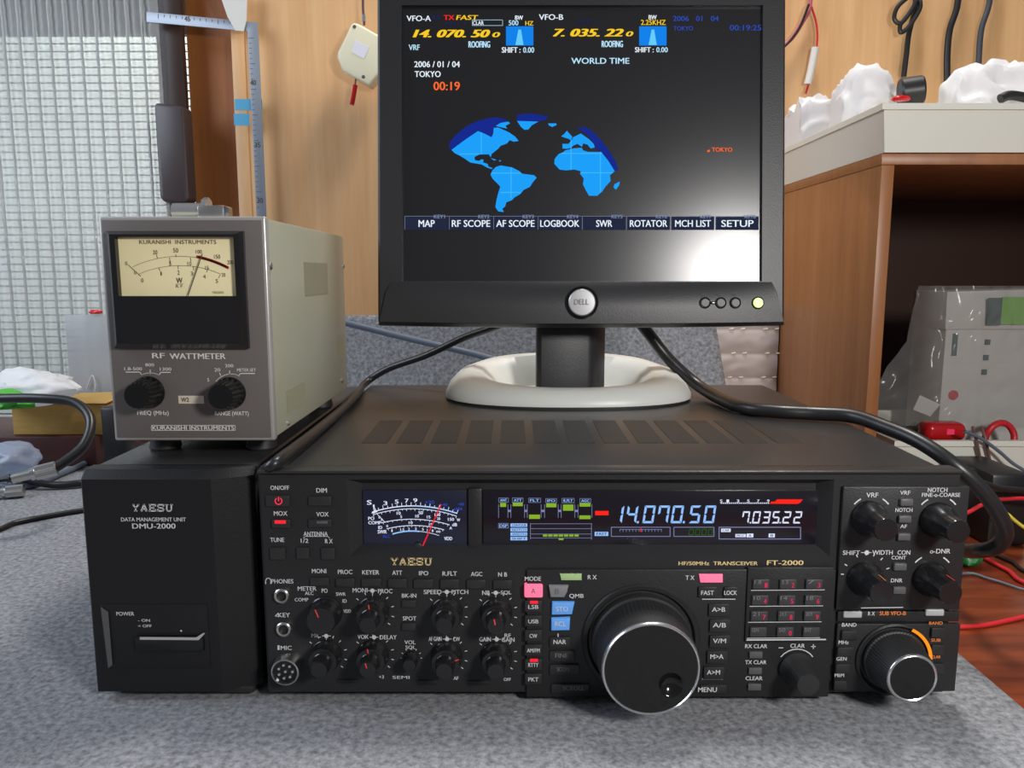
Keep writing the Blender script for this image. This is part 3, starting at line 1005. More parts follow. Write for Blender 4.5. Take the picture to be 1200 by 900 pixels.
# small push buttons, left
for q in ((312, 580, 340, 593), (319, 608, 341, 618), (362, 581, 389, 592), (362, 608, 389, 617), (317, 641, 335, 655), (348, 641, 363, 654), (377, 641, 393, 655),
          (364, 676, 386, 686), (394, 677, 416, 687), (424, 677, 447, 687), (455, 677.5, 477, 688), (485, 678, 508, 688.5), (516, 678, 538, 689), (547, 678.5, 569, 689), (578, 679, 600, 689.5),
          (471, 702.5, 488, 711), (471, 729, 488, 738)):
    MB().fbox(RF, *q, -.0005, .0016, .0006).build('push_button', m_button, radio)
MB().fbox(RF.up(.0017), 322, 609.7, 335, 613.5, -.0002, .0006, .0002).build('indicator_led', m_redled, radio)
MB().fbox(RF.up(.0017), 371, 610.5, 384, 613.5, -.0002, .0006, .0002).build('indicator_lamp', m_greybutton, radio)
pw = MB()
RB = RF.up(.0018)
a, b_ = RB.px(326.5, 587)
arc = [(326.5 + 3.9 * math.sin(R(t)), 587 - 3.9 * math.cos(R(t))) for t in range(35, 326, 15)]
pw.line(RB, arc, .0006).line(RB, [(326.5, 582.3), (326.5, 587)], .0006)
pw.build('power_symbol', M('power_red', (.6, .05, .1, 1), .5, emit=rgb(225, 40, 70), es=.7), radio, smooth=False)
# rubber slot strip under the knobs
for q in ((395, 796, 420, 800), (490, 797, 512, 802), (548, 797.5, 574, 802.5)):
    MB().fbox(RF, *q, -.0003, .0006, .0002).build('slot_cover', m_vent, radio)

# tuning panel: mode column
c4 = crop(605, 660, 6.0)
tx(ink, RC, 'MODE', 624.5, 678, 19, 5)
MB().fbox(RC, 614.5, 684, 636, 699, -.003, .0022, .0009).build('mode_button', m_pinklit, radio)
tx(dim, RC.up(.0023), 'A', 625, 692.3, 5, 6)
a = [RC.px(*p) for p in ((643, 685), (666, 685), (664.5, 692), (661, 698.5), (645, 698.5))]
MB().prism(RC, a[::-1], -.0005, .0022, .0006).build('mode_button', m_midgrey, radio)
tx(dim, RC.up(.0023), 'B', 653, 693, 5, 6)
a = [RC.px(*p) for p in ((647, 704.5), (673, 704.5), (670, 718.5), (646.5, 719))]
q = MB().prism(RC, a[::-1], -.0005, .0022, .0007).build('memory_button', m_bluelit, radio)
tx(ink, RC.up(.0024), 'STO', 658.5, 713.5, 14, 5.5)
a = [RC.px(*p) for p in ((646, 723.5), (668, 722.5), (667, 737), (646, 737.5))]
MB().prism(RC, a[::-1], -.0005, .0022, .0007).build('memory_button', m_bluelit, radio)
tx(ink, RC.up(.0024), 'RCL', 656.5, 731, 13, 5.5)
tx(ink, RC, 'QMB', 675.5, 698.5, 17, 5.5)
for i, t in enumerate(('LSB', 'USB', 'CW', 'AM/FM', 'RTTY', 'PKT')):
    y = 709.5 + i * 17
    q = MB().fbox(RC, 615, y - 6, 635, y + 7, -.0005, .0012, .0005).build('mode_key', m_button, radio)
    tx(ink, RC.up(.0013), t, 625, y + 1.5, (12 if len(t) > 2 else 9) if len(t) < 5 else 15, 4.6)
    if t in ('LSB', 'RTTY'):
        MB().fbox(RC.up(.0012), 621, y - 5.5, 630.5, y - 2.2, -.0002, .0005, .0002).build('mode_led', m_redled, q)
for i, t in enumerate(('NAR', 'FINE', 'SCOPE')):
    y = 752 + i * 16
    MB().fbox(RC, 644, y - 6, 668 + i * 5, y + 6, -.0005, .0012, .0005).build('side_key', m_button, radio)
    tx(ink if i == 0 else dim, RC.up(.0013), t, 656 + i * 2, y, 15, 5)
MB().fbox(RC, 646, 801, 690, 811, -.0005, .0012, .0005).build('side_key', m_button, radio)
tx(dim, RC.up(.0013), 'SCROLL', 672, 806, 25, 5)
ink.line(RC, [(654, 742.5), (654, 746)], .0006)
# RX TX lamps
a = [RC.px(*p) for p in ((656, 672), (681.5, 672), (681.5, 679.5), (657.5, 679.5))]
MB().prism(RC, a[::-1], -.0005, .0010, .0004).build('receive_lamp', m_greenlens, radio)
a = [RC.px(*p) for p in ((819, 672.5), (846.5, 672.5), (846.5, 682), (820.5, 682))]
MB().prism(RC, a[::-1], -.0005, .0012, .0004).build('transmit_lamp', m_pinklit, radio)
tx(ink, RC, 'R X', 694, 676.2, 10.5, 5)
tx(ink, RC, 'T X', 808.5, 676.8, 10.5, 5)
# right of the dial
for q, t in (((818, 687, 840, 699), 'FAST'), ((848, 687, 864, 699), 'LOCK')):
    MB().fbox(RC, *q, -.0005, .0014, .0005).build('key', m_button, radio)
    tx(ink, RC.up(.0015), t, (q[0] + q[2]) / 2, 694.5, 15, 5)
ink.line(RC, [(823, 702), (861.5, 702)], .0005)
for i, t in enumerate(('A>B', 'A/B', 'V/M', 'M>A', 'A>M')):
    y = 714 + i * 18.4
    x = (842, 843, 843, 840, 836)[i]
    MB().fbox(RC, x - 12, y - 7, x + 12, y + 7.5, -.0005, .0014, .0005).build('key', m_button, radio)
    tx(ink, RC.up(.0015), t, x, y, 15.5, 5.3)
ink.line(RC, [(823, 795.5), (847, 795.5)], .0008)
MB().fbox(RC, 820, 802, 851, 812, -.0005, .0012, .0005).build('key', m_button, radio)
tx(ink, RC.up(.0013), 'MENU', 829, 808, 22, 5.5)
# keypad
xsn = (891, 922.5, 953)
for r in range(4):
    y = 684.5 + r * 18.7
    sh = -1.0 * r
    for i in range(3):
        x = xsn[i] + sh * 1.1
        kb = MB().fbox(RK, x - 9.5, y - 6.5, x + 10, y + 5, -.0005, .0016, .0006).build('keypad_button', m_keypad, radio)
        t = (('1.8', '3.5', '7'), ('10', '14', '18'), ('21', '24.5', '28/29'), ('GEN', '50', 'ENT'))[r][i]
        tx(dim, RK.up(.0017), t, x - 3, y - 2.5, 8, 4.5)
        if (r, i) not in ((3, 0), (3, 2)):
            n = '1234567890'[min(9, r * 3 + i if r < 3 else 9)]
            mbn = MB()
            tx(mbn, RK.up(.0017), n, x + 6.5, y + 1.2, 3.6, 5.5, .05)
            mbn.build('keypad_numeral', m_pinkdot, kb, smooth=False)
    ink.line(RK, [(880 + sh * 1.6, y + 7.2), (966 + sh * 1.8, y + 6.6)], .0004)
ink.line(RK, [(875, 749.8), (967.5, 749.2)], .0008)
for i, t in enumerate(('RX CLAR', 'TX CLAR', 'CLEAR')):
    y = 757 + i * 18.8
    tx(ink, RC, t, (886, 885.5, 883.5)[i], y, (26, 25, 20)[i], 4.6)
    MB().fbox(RC, 877.5 - i * .8, y + 6, 893 - i * .8, y + 13.5, -.0005, .0014, .0005).build('clarifier_key', m_greybutton, radio)
tx(ink, RC, 'CLAR', 934.5, 756.5, 17, 4.8)
ink.line(RC, [(912.5, 759), (917.5, 759)], .0005).line(RC, [(950.5, 757.5), (955.5, 757.5)], .0005).line(RC, [(953, 755), (953, 760)], .0005)
arcmark(RC, ink, 933, 782, .0120, 35, 145, .0006)
knob((933, 783), RC, [(.0105, 0), (.0105, .002), (.0098, .003), (.0078, .007, .0003), (.0070, .0185, .0003), (.0064, .0195), (0, .0197)], 'clarifier_knob', mat=m_rubber)

# right panel
SING = [(.0106, 0), (.0106, .0015), (.0101, .0025), (.0094, .0060), (.0081, .0100), (.0074, .0125, .0002), (.0069, .0205, .0002), (.0064, .0215), (0, .0217)]
for bx, by, mk in ((1018, 607, None), (1098.5, 609, None), (1013, 678, m_orange_ink), (1090, 678, m_red_ink)):
    k = knob((bx, by), RR, SING, 'filter_knob', flutes=12)
    if mk:
        a, b_ = RR.px(bx, by)
        q = R(70)
        pts_ = [(.0073, .0105), (.0071, .0200)]
        v4 = []
        for ang in (66, 76):
            for rr, hh in pts_:
                v4.append(RR.at(a + (rr + .0003) * math.cos(R(ang)), b_ + (rr + .0003) * math.sin(R(ang)), hh))
        MB().add([v4[0], v4[1], v4[3], v4[2]], [(0, 1, 2, 3)]).build('pointer_line', mk, k, smooth=False)
for bx, by in ((1020, 606), (1098.5, 606.5), (1091, 674)):
    arcmark(RR, ink, bx, by, .0130, 38, 60, .0008)
    arcmark(RR, ink, bx, by, .0130, 120, 142, .0008)
dial(RR, ink, 1014, 675, .0128, [-20, 20, 50, 72, 92, 115, 150, 175], .0018, .0006)
for t, x, y, w_, h_ in (('VRF', 1022, 580, 14, 5.5), ('VRF', 1060.5, 577.3, 12, 4.6), ('NOTCH', 1059, 597.5, 20, 4.6), ('AF', 1058.7, 616.7, 8, 4.2), ('NOTCH', 1098.5, 574, 23, 5), ('FINE-o-COARSE', 1102.5, 579.8, 45, 4.6),
                        ('SHIFT', 997.5, 647.5, 20, 5.2), ('WIDTH', 1034, 647.3, 24, 5.2), ('CON', 1059, 647.3, 15, 5.2), ('CONT', 1053, 653.3, 17, 4.2), ('o-DNR', 1101.5, 645.7, 24, 5.4), ('DNR', 1050.5, 680, 13.5, 4.4)):
    tx(ink, RR, t, x, y, w_, h_)
dot(RR, ink, 1015.5, 647.4, 2.8)
ink.line(RR, [(1009, 647.4), (1021, 647.4)], .0004)
for x, y in ((1061, 587.5), (1059, 607.3), (1058, 628), (1053.5, 663), (1052.5, 690.5)):
    MB().fbox(RR, x - 7.5, y - 4, x + 7.5, y + 4.5, -.0005, .0022, .0008).build('filter_key', m_greybutton, radio)
for x, y in ((998.5, 719.5), (1094.5, 717.2)):
    MB().fbox(RS, x - 11, y - 3.8, x + 11, y + 4, -.0005, .0014, .0009, 3).build('receiver_lamp', m_lightgrey, radio)
tx(ink, RS, 'R X', 1021, 718.8, 8, 4.4)
tx(orn, RS, 'SUB VFO-B', 1046, 718.5, 31, 4.6, .03)
ink.line(RR, [(1009, 712.3), (1058, 711.6)], .0005)
for t, x, y, w_ in (('BAND', 995, 732, 17), ('MHz', 988.5, 752.5, 12), ('GEN', 986, 771.8, 12), ('MEM', 983.5, 791, 11)):
    tx(ink, RR, t, x, y, w_, 4.2)
for i in range(4):
    y = 743 + i * 19.5
    MB().fbox(RR, 982 - i * 2 + (3 if i < 1 else 0), y - 5, 1003 - i * 4, y + 5.5, -.0005, .0020, .0006).build('band_key', m_button, radio)
for t, y in (('BAND', 730), ('SUB', 750), ('CLAR', 769.5)):
    tx(orn, RR, t, 1096.5, y, 16 if y < 740 else 11, 3.6, .03)
for y in (740, 760, 782):
    MB().fbox(RR, 1090, y - 5.5, 1105, y + 6, -.0005, .0018, .0006).build('band_key', m_button, radio)
# gold lettering
slab_word(gold, RF, 'YAESU', 458, 654, 506, 662)
tx(gold, RF, 'HF/50MHz  TRANSCEIVER', 841.5, 660, 93, 4.4, .03)
tx(gold, RF, 'FT-2000', 920, 659.3, 43, 5.6, .04)

# tuning knob
kx, kz = 0.0768, 0.0312
kc = Vector((kx, YF - .0020, kz))
tk = MB().lathe(kc, RF.n, [(.0350, 0), (.0352, .0012), (.0344, .0022), (.0322, .0020), (.0310, .0004)], 96).build('tuning_dial_skirt', m_panel, radio, 40)
grip = MB().lathe(kc, RF.n, [(.0295, 0), (.0295, .006), (.0288, .0068), (.0284, .0072), (.0287, .0078, .0006), (.0282, .020, .0006), (.0282, .0205), (.0278, .0285), (.0272, .0335)], 288, 72).build('tuning_knob', m_rubber, radio, 40)
rim = MB().lathe(kc, RF.n, [(.0272, .0328), (.0274, .0338), (.0272, .0348), (.0266, .0356), (.0261, .0357), (.0257, .0350)], 120).build('chrome_rim', m_chrome, grip, 40)
fc = MB()
FRK = Frame(kc - Vector((0, .0350, 0)), (1, 0, 0), (0, 0, 1), (0, -1, 0))
rows = [FRK.at(0, 0)]
vs, fs = [], []
nr, ns = 40, 120
dx0, dz0, dr = 0.0112, -0.0090, 0.0072
for i in range(nr + 1):
    for k in range(ns):
        rr = .0260 * i / nr
        a = 2 * math.pi * k / ns
        x, z = rr * math.cos(a), rr * math.sin(a)
        d = math.hypot(x - dx0, z - dz0)
        h = -0.0042 * (1 - (d / dr) ** 2) if d < dr else 0
        vs.append(FRK.at(x, z, h))
for i in range(nr):
    for k in range(ns):
        m_ = (k + 1) % ns
        fs.append((i * ns + k, (i + 1) * ns + k, (i + 1) * ns + m_, i * ns + m_))
fc.add(vs, fs).build('knob_face', m_glossblack, grip, 60)
# sub tuning knob with lit arc
sx, sz = 0.2280, 0.0195
sc_ = Vector((sx, YF - .0026, sz))
MB().lathe(sc_, RF.n, [(.0225, 0), (.0226, .0012), (.0216, .0020), (.0200, .0006)], 80).build('sub_dial_skirt', m_panel, radio, 40)
sg = MB().lathe(sc_, RF.n, [(.0188, 0), (.0188, .0030, .0004), (.0178, .0035, .0004), (.0152, .0200, .0004), (.0142, .0215)], 240, 60).build('sub_tuning_knob', m_rubber, radio, 40)
MB().lathe(sc_, RF.n, [(.0142, .0211), (.0144, .0220), (.0140, .0228), (.0134, .0231), (.0128, .0227)], 80).build('chrome_rim', m_chrome, sg, 40)
MB().lathe(sc_, RF.n, [(.0131, .0226), (.0, .0224)], 64).build('knob_face', m_glossblack, sg, 40)
ar = MB()
n = 16
vs = []
for k in range(n + 1):
    q = R(2 + 63 * k / n)
    for rr, hh in ((.0203, .0014), (.0222, .0018)):
        vs.append(sc_ + Vector((rr * math.cos(q), -hh - .0006, rr * math.sin(q))))
ar.add(vs, [(2 * k, 2 * k + 1, 2 * k + 3, 2 * k + 2) for k in range(n)]).build('lit_arc', m_orangelit, radio, smooth=False)
for q in ink.split(lambda c_: 0 if c_.x < .006 else 1 if c_.x < .065 else 2 if c_.x < .189 else 3):
    q.build('white_lettering', m_white_ink, radio, smooth=False)
for q in dim.split(lambda c_: 0 if c_.x < .031 and c_.z > .06 else 1 if c_.x < .065 else 2):
    q.build('faint_lettering', m_dim_ink, radio, smooth=False)
for q in gold.split(lambda c_: 0 if c_.x < 0 else 1 if c_.x < .143 else 2):
    q.build('gold_lettering', m_gold, radio, smooth=False)
orn.build('orange_lettering', m_orange_ink, radio, smooth=False)

# ================================================================== DATA MANAGEMENT UNIT
DL, DR = -0.2525, -0.1546
dmu = thing('data_management_unit', ((DL + DR) / 2, 0.61, TZ), 'narrow black data unit standing left of the radio, under the wattmeter', 'radio unit')
DFm = Frame((0, YF + .002, 0), (1, 0, 0), (0, 0, 1), (0, -1, 0))
MB().box(DL + .001, DR, YF + .014, 0.785, ZB, ZT - .001, .003, 3).build('case', m_case, dmu, 25)
# front moulding: flat face, sloped right cheek, top slope
zt_ = ZT - .0025
fl, fr_ = DL, DR
fx1 = DFm.px(254, 690)[0]
ys = YF + .002
v = [(fl, ys + .016, ZB), (fl, ys + .001, ZB), (fl + .001, ys, ZB), (fx1, ys, ZB), (fr_ - .003, ys + .008, ZB), (fr_, ys + .011, ZB), (fr_, ys + .016, ZB)]
lo = v
hi = [(x, y, zt_ - .0035) for x, y, z in v]
tp = [(x if 0 < i < 6 else x, ys + .016 if i in (0, 6) else y + .005, zt_ + .0015) for i, (x, y, z) in enumerate(v)]
n = len(v)
q = MB()
fs = []
for a in range(2):
    for i in range(n - 1):
        fs.append((a * n + i, a * n + i + 1, (a + 1) * n + i + 1, (a + 1) * n + i))
    fs.append((a * n + n - 1, a * n, (a + 1) * n, (a + 1) * n + n - 1))
fs.append(tuple(reversed(range(n))))
fs.append(tuple(range(2 * n, 3 * n)))
q.add(lo + hi + tp, fs).build('front_moulding', m_dmu, dmu, 20)
# lower recess panel with push-button bar
rl = DFm.rect(120, 708, 245, 782)
rp = MB()
a0, b0, a1, b1 = rl
rp.lbox(DFm, a0, b0, a1, b1, -.0003, .0006, .0002)
rp.build('control_panel', m_dmu, dmu)
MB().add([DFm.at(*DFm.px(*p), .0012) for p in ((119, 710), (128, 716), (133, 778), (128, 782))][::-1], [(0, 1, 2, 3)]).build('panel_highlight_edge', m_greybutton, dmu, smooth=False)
MB().fbox(DFm.up(.0006), 160, 744, 240, 762, -.0005, .0022, .0008).build('power_bar', m_glossblack, dmu)
MB().poly(DFm.up(.003), [(164, 746.3), (230, 746.8), (238.5, 741.5), (240.5, 742), (233, 750), (164, 749.5)], .0002).build('power_bar_edge', m_lightgrey, dmu, smooth=False)
dk = MB()
slab_word(dk, DFm, 'YAESU', 155, 591, 202.5, 599)
tx(dk, DFm, 'DATA MANAGEMENT UNIT', 180, 608.6, 76, 4.6)
tx(dk, DFm, 'DMU-2000', 180.5, 616.3, 51, 6, .03)
tx(dk, DFm.up(.0007), 'POWER', 147, 719, 21, 4.4)
tx(dk, DFm.up(.0007), '- ON', 169, 726.8, 14, 3.2)
tx(dk, DFm.up(.0007), '= OFF', 170, 733.3, 16, 3.2)
dot(DFm.up(.0007), dk, 212.5, 739, 1.1)
for q in dk.split(lambda c_: 0 if c_.z > .06 else 1):
    q.build('white_lettering', m_white_ink, dmu, smooth=False)
MB().box(DL + .012, DR - .004, YF + .006, 0.78, ZB - .0035, ZB + .001, .0008).build('plinth', m_rubber, dmu)
for fx in (DL + .02, DR - .016):
    for fy in (.48, .75):
        MB().lathe((fx, fy, TZ), (0, 0, 1), [(0, 0), (.008, 0), (.008, .0035), (0, .0035)], 20).build('foot', m_rubber, dmu)

# ================================================================== WATTMETER
YW = 0.469
WZ0, WZ1 = 0.1450, 0.2815
WX0, WX1 = -0.2465, -0.1470
WBK = 0.688
watt = thing('rf_wattmeter', ((WX0 + WX1) / 2, 0.58, ZT), 'grey box RF wattmeter with cream needle dial on top of the data unit', 'meter')
WF = Frame((0, YW, 0), (1, 0, 0), (0, 0, 1), (0, -1, 0))
MB().box(WX0 + .001, WX1 - .001, YW + .004, WBK, WZ0 + .001, WZ1 - .001, .0012).build('case', m_wattcase, watt)
MB().box(WX0, WX1, YW + .0004, YW + .0065, WZ0, WZ1, .0014, 3).build('front_rim', m_wattrim, watt)
MB().box(WX0 + .0022, WX1 - .0022, YW - .0004, YW + .003, WZ0 + .0022, WZ1 - .0022, .0004).build('front_panel', m_wattpanel, watt)
MB().box(WX0 + .004, WX1 - .004, WBK, WBK + .006, WZ0 + .004, WZ1 - .004, .0015).build('rear_panel', m_wattcase, watt)
for px, py, r_ in ((316.5, 312, .0022), (402, 312, .0020), (400.5, 446, .0020), (337, 496, .0014)):
    # screws on the right flank
    d = ray(px, py)
    t = (WX1 - .001) / d.x
    p = CAMP + d * t
    if p.y < WBK:
        MB().lathe(p, (1, 0, 0), [(r_, -.0005), (r_, .0008), (r_ * .6, .0015), (0, .0016)], 16).build('screw', m_nickel, watt)
for y0, y1, z0, z1 in ((0.555, 0.625, 0.232, 0.256), (0.652, 0.682, 0.175, 0.196), (0.50, 0.545, 0.157, 0.172)):
    MB().box(WX1 - .0012, WX1 - .0008, y0, y1, z0, z1).build('worn_patch', m_wattpatch, watt)
for fx in (WX0 + .018, WX1 - .018):
    for fy in (YW + .03, WBK - .03):
        MB().lathe((fx, fy, ZT - .001), (0, 0, 1), [(0, 0), (.009, 0), (.010, .0015), (.0085, .0118), (0, .0118)], 24).build('foot', m_rubber, watt)
# meter movement
WM = WF.up(.0004)
a0, b0, a1, b1 = WM.rect(132, 271, 290, 408)
bz = MB()
hh = .0105
WT = WM.up(hh)
ta0, tb0, ta1, tb1 = WT.rect(132, 274.5, 277.5, 403)
wa0, wz0, wa1, wb1 = WT.rect(136.5, 277.5, 275.0, 347.0)
O = [(a0, b0), (a1, b0), (a1, b1), (a0, b1)]
T = [(ta0, tb0), (ta1, tb0), (ta1, tb1), (ta0, tb1)]
I = [(wa0, wz0), (wa1, wz0), (wa1, wb1), (wa0, wb1)]
vs = [WM.at(a, z, -.0003) for a, z in O] + [WM.at(a, z, .003) for a, z in O] + [WM.at(a, z, hh) for a, z in T] + [WM.at(a, z, hh) for a, z in I] + [WM.at(a, z, .0065) for a, z in I]
fs = []
for lv in range(4):
    for i in range(4):
        k = (i + 1) % 4
        fs.append((lv * 4 + i, lv * 4 + k, lv * 4 + 4 + k, lv * 4 + 4 + i))
bz.add(vs, fs)
met = bz.build('meter_housing', m_housing, watt, 15)
sc = MB()
sc.add([WM.at(a, z, .0066) for a, z in I], [(0, 1, 2, 3)])
dial_o = sc.build('dial_plate', m_scale, met, smooth=False)
MB().add([WM.at(a, z, hh - .0006) for a, z in I], [(0, 1, 2, 3)]).build('dial_glass', m_glass, met, smooth=False)
WD = WM.up(.0067)
c7 = crop(130, 270, 6.43)
di = MB()
dr_ = MB()
a, _ = arc3((165, 275), (500, 195), (860, 270))
di.line(WD, [c7(*p) for p in a], .0002)
a, _ = arc3((210, 330), (520, 265), (830, 330))
di.line(WD, [c7(*p) for p in a], .0002)
di.line(WD, [c7(130, 258), c7(225, 345)], .0003)
for p, q in (((345, 185), (352, 210)), ((442, 205), (452, 262)), ((490, 180), (493, 200)), ((600, 205), (605, 232)), ((690, 175), (685, 200)), ((362, 285), (372, 305)), ((507, 265), (509, 292)), ((625, 270), (622, 300)), ((732, 285), (722, 315)), ((825, 335), (812, 360))):
    di.line(WD, [c7(*p), c7(*q)], .0003)
for t, x, y, sx_, sy_ in (('0', 117, 248, 16, 28), ('20', 335, 165, 34, 32), ('50', 490, 150, 38, 34), ('100', 664, 160, 46, 28), ('150', 802, 198, 46, 32), ('200', 900, 240, 46, 30), ('0', 185, 318, 16, 28), ('5', 448, 250, 16, 32), ('10', 594, 250, 30, 30),
                          ('15', 726, 282, 26, 30), ('20', 850, 335, 28, 28), ('0', 238, 376, 18, 30), ('1', 380, 325, 10, 28), ('2', 511, 318, 18, 32), ('3', 612, 325, 18, 30), ('4', 706, 348, 20, 30), ('5', 800, 382, 18, 30), ('W', 517, 377, 48, 40), ('R F', 517, 420, 50, 22)):
    x0, y0 = c7(x - sx_ / 2, y - sy_ / 2)
    x1, y1 = c7(x + sx_ / 2, y + sy_ / 2)
    di.text(WD, t, x0, y0, x1, y1, .02 if t == 'W' else .005)
x0, y0 = c7(215, 72)
x1, y1 = c7(795, 102)
di.text(WD, 'KURANISHI  INSTRUMENTS', x0, y0, x1, y1, .005)
x0, y0 = c7(765, 458)
x1, y1 = c7(850, 476)
di.text(WD, 'YOKOGAWA', x0, y0, x1, y1, .0)
di.line(WD, [c7(490, 404), c7(545, 404)], .0002)
di.build('dial_marks', m_dialink, dial_o, smooth=False)
a, _ = arc3((648, 198), (770, 232), (885, 282))
dr_.line(WD, [c7(*p) for p in a], .0016)
dr_.build('dial_red_arc', m_dialred, dial_o, smooth=False)
MB().line(WD.up(.0015), [c7(582, 490), c7(688, 180)], .0006).build('needle', m_dialink, met, smooth=False)
# lettering and knobs
c8 = crop(130, 400, 6.0)
wi = MB()
WP = WF.up(.0005)
wi.text(WP, 'RF', *c8(290, 82), *c8(380, 118), .035).text(WP, 'WATTMETER', *c8(413, 84), *c8(808, 124), .035)
for t, x0, y0, x1, y1 in (('1.8-500', 95, 182, 220, 204), ('800', 243, 154, 305, 176), ('1300', 345, 184, 426, 206), ('FREQ (MHz)', 186, 488, 408, 526), ('5', 678, 258, 692, 282), ('20', 728, 188, 770, 212), ('200', 803, 160, 862, 182), ('METER.SET', 887, 190, 1020, 212), ('RANGE (WATT)', 732, 492, 970, 530)):
    wi.text(WP, t, *c8(x0, y0), *c8(x1, y1), .015)
wi.line(WP, [c8(105, 216), c8(205, 216), c8(218, 238)], .0005).line(WP, [c8(420, 218), c8(350, 218), c8(340, 240)], .0005).line(WP, [c8(277, 200), c8(277, 228)], .0005)
a, _ = arc3((215, 236), (278, 222), (342, 238))
wi.line(WP, [c8(*p) for p in a], .0005)
wi.line(WP, [c8(1012, 226), c8(910, 226), c8(898, 246)], .0005).line(WP, [c8(835, 206), c8(835, 232)], .0005).line(WP, [c8(765, 222), c8(772, 240)], .0005)
a, _ = arc3((740, 280), (820, 232), (905, 242))
wi.line(WP, [c8(*p) for p in a], .0005)
wi.line(WP, [c8(285, 590), c8(875, 590), c8(875, 626), c8(285, 626)], .0003, closed=True)
wi.text(WP, 'KURANISHI INSTRUMENTS', *c8(292, 594), *c8(868, 622), .03)
wi.build('white_lettering', M('cream_ink', (.72, .70, .64, 1), .6), watt, smooth=False)
st = MB().flat(WP, *c8(475, 382), *c8(655, 438)).build('paper_label', M('paper_label', rgb(205, 196, 176), .7), watt, smooth=False)
MB().text(WP.up(.0003), 'W2', *c8(495, 395), *c8(550, 425), .01).build('label_print', m_dialink, st, smooth=False)
for cx_, cy_, lab in ((174.5, 459.5, -1), (269.5, 460.5, 1)):
    a, b_ = WF.px(cx_, cy_)
    prof = [(.0100, 0), (.0100, .0012), (.0096, .002), (.0094, .003, .0010), (.0082, .0142, .0010), (.0074, .0154), (0, .0156)]
    kb = MB().lathe(WF.at(a, b_, .0004), WF.n, prof, 144, 18).build('control_knob', m_glossblack, watt, 30)
    if lab > 0:
        q = MB()
        ang = R(128)
        d = Vector((math.cos(ang), math.sin(ang)))
        for o_ in (-.0016, .0016):
            t = Vector((-d.y, d.x)) * o_
            p0 = Vector((a, b_)) + t + d * .0084
            p1 = Vector((a, b_)) + t + d * .0098
            w_ = Vector((-d.y, d.x)) * .0002
            q.add([WF.at(*(p0 - w_), .0142), WF.at(*(p1 - w_), .003), WF.at(*(p1 + w_), .003), WF.at(*(p0 + w_), .0142)], [(0, 1, 2, 3)])
        q.build('pointer_line', m_white_ink, kb, smooth=False)

# chrome fitting on top of the wattmeter
fit = thing('coax_adapter', (-0.2, 0.50, WZ1), 'small chrome fitting lying on top of the wattmeter', 'connector')
y_ = 0.50
f0, f1, f2 = P(204, 245, y_), P(236, 245, y_), P(268, 245, y_)
zc = WZ1 + .0052
MB().tube([(f0.x, y_, zc), (f1.x, y_, zc)], .0053, 20, 1, smooth=False).build('collar', m_chrome, fit)
MB().box(f1.x, f2.x, y_ - .008, y_ + .008, WZ1 - .001, WZ1 + .0085, .0015).build('body', m_nickel, fit)
MB().tube([(f1.x + .002, y_, zc + .002), (f1.x + .005, y_, zc + .002)], .0068, 8, 1, smooth=False).build('nut', m_chrome, fit)

# ================================================================== MONITOR
TILT = R(7.3)
mo = Vector((0.0, 0.650, P(600, 380, 0.650).z))
MFm = Frame(mo, (1, 0, 0), (0, math.sin(TILT), math.cos(TILT)), (0, -math.cos(TILT), math.sin(TILT)))
mon = thing('computer_monitor', (0.05, 0.712, ZT), 'black flat-panel monitor on a silver ring base standing on the radio', 'monitor')
mu0, mu1 = MFm.px(442.5, 250)[0], MFm.px(920, 250)[0]
su0, sv0, su1, sv1 = MFm.rect(471, 6, 893.5, 329.5)
mv1 = sv1 + .018
mc = (mu0 + mu1) / 2
# frame: ring of four beams round the panel
fr4 = MB()
Oo = [(mu0, 0.002), (mu1, 0.002), (mu1, mv1), (mu0, mv1)]
Oi = [(mu0 + .002, 0.004), (mu1 - .002, .004), (mu1 - .002, mv1 - .002), (mu0 + .002, mv1 - .002)]
Ii = [(su0, sv0), (su1, sv0), (su1, sv1), (su0, sv1)]
vs = [MFm.at(a, b_, -.020) for a, b_ in Oo] + [MFm.at(a, b_, -.002) for a, b_ in Oo] + [MFm.at(a, b_, 0) for a, b_ in Oi] + [MFm.at(a, b_, .0) for a, b_ in Ii] + [MFm.at(a, b_, -.004) for a, b_ in Ii]
fs = []
for lv in range(4):
    for i in range(4):
        k = (i + 1) % 4
        fs.append((lv * 4 + i, lv * 4 + k, lv * 4 + 4 + k, lv * 4 + 4 + i))
fs.append((3, 2, 1, 0))
fr4.add(vs, fs).build('bezel', m_bezel, mon, 20)
# rear shell
rs = MB()
q4 = [(mu0 + .004, .004), (mu1 - .004, .004), (mu1 - .004, mv1 - .004), (mu0 + .004, mv1 - .004)]
r4 = [(mu0 + .06, .05), (mu1 - .06, .05), (mu1 - .06, mv1 - .05), (mu0 + .06, mv1 - .05)]
rs.hexa([MFm.at(a, b_, -.055) for a, b_ in r4] + [MFm.at(a, b_, -.0195) for a, b_ in q4], .003).build('rear_shell', m_bezel, mon)
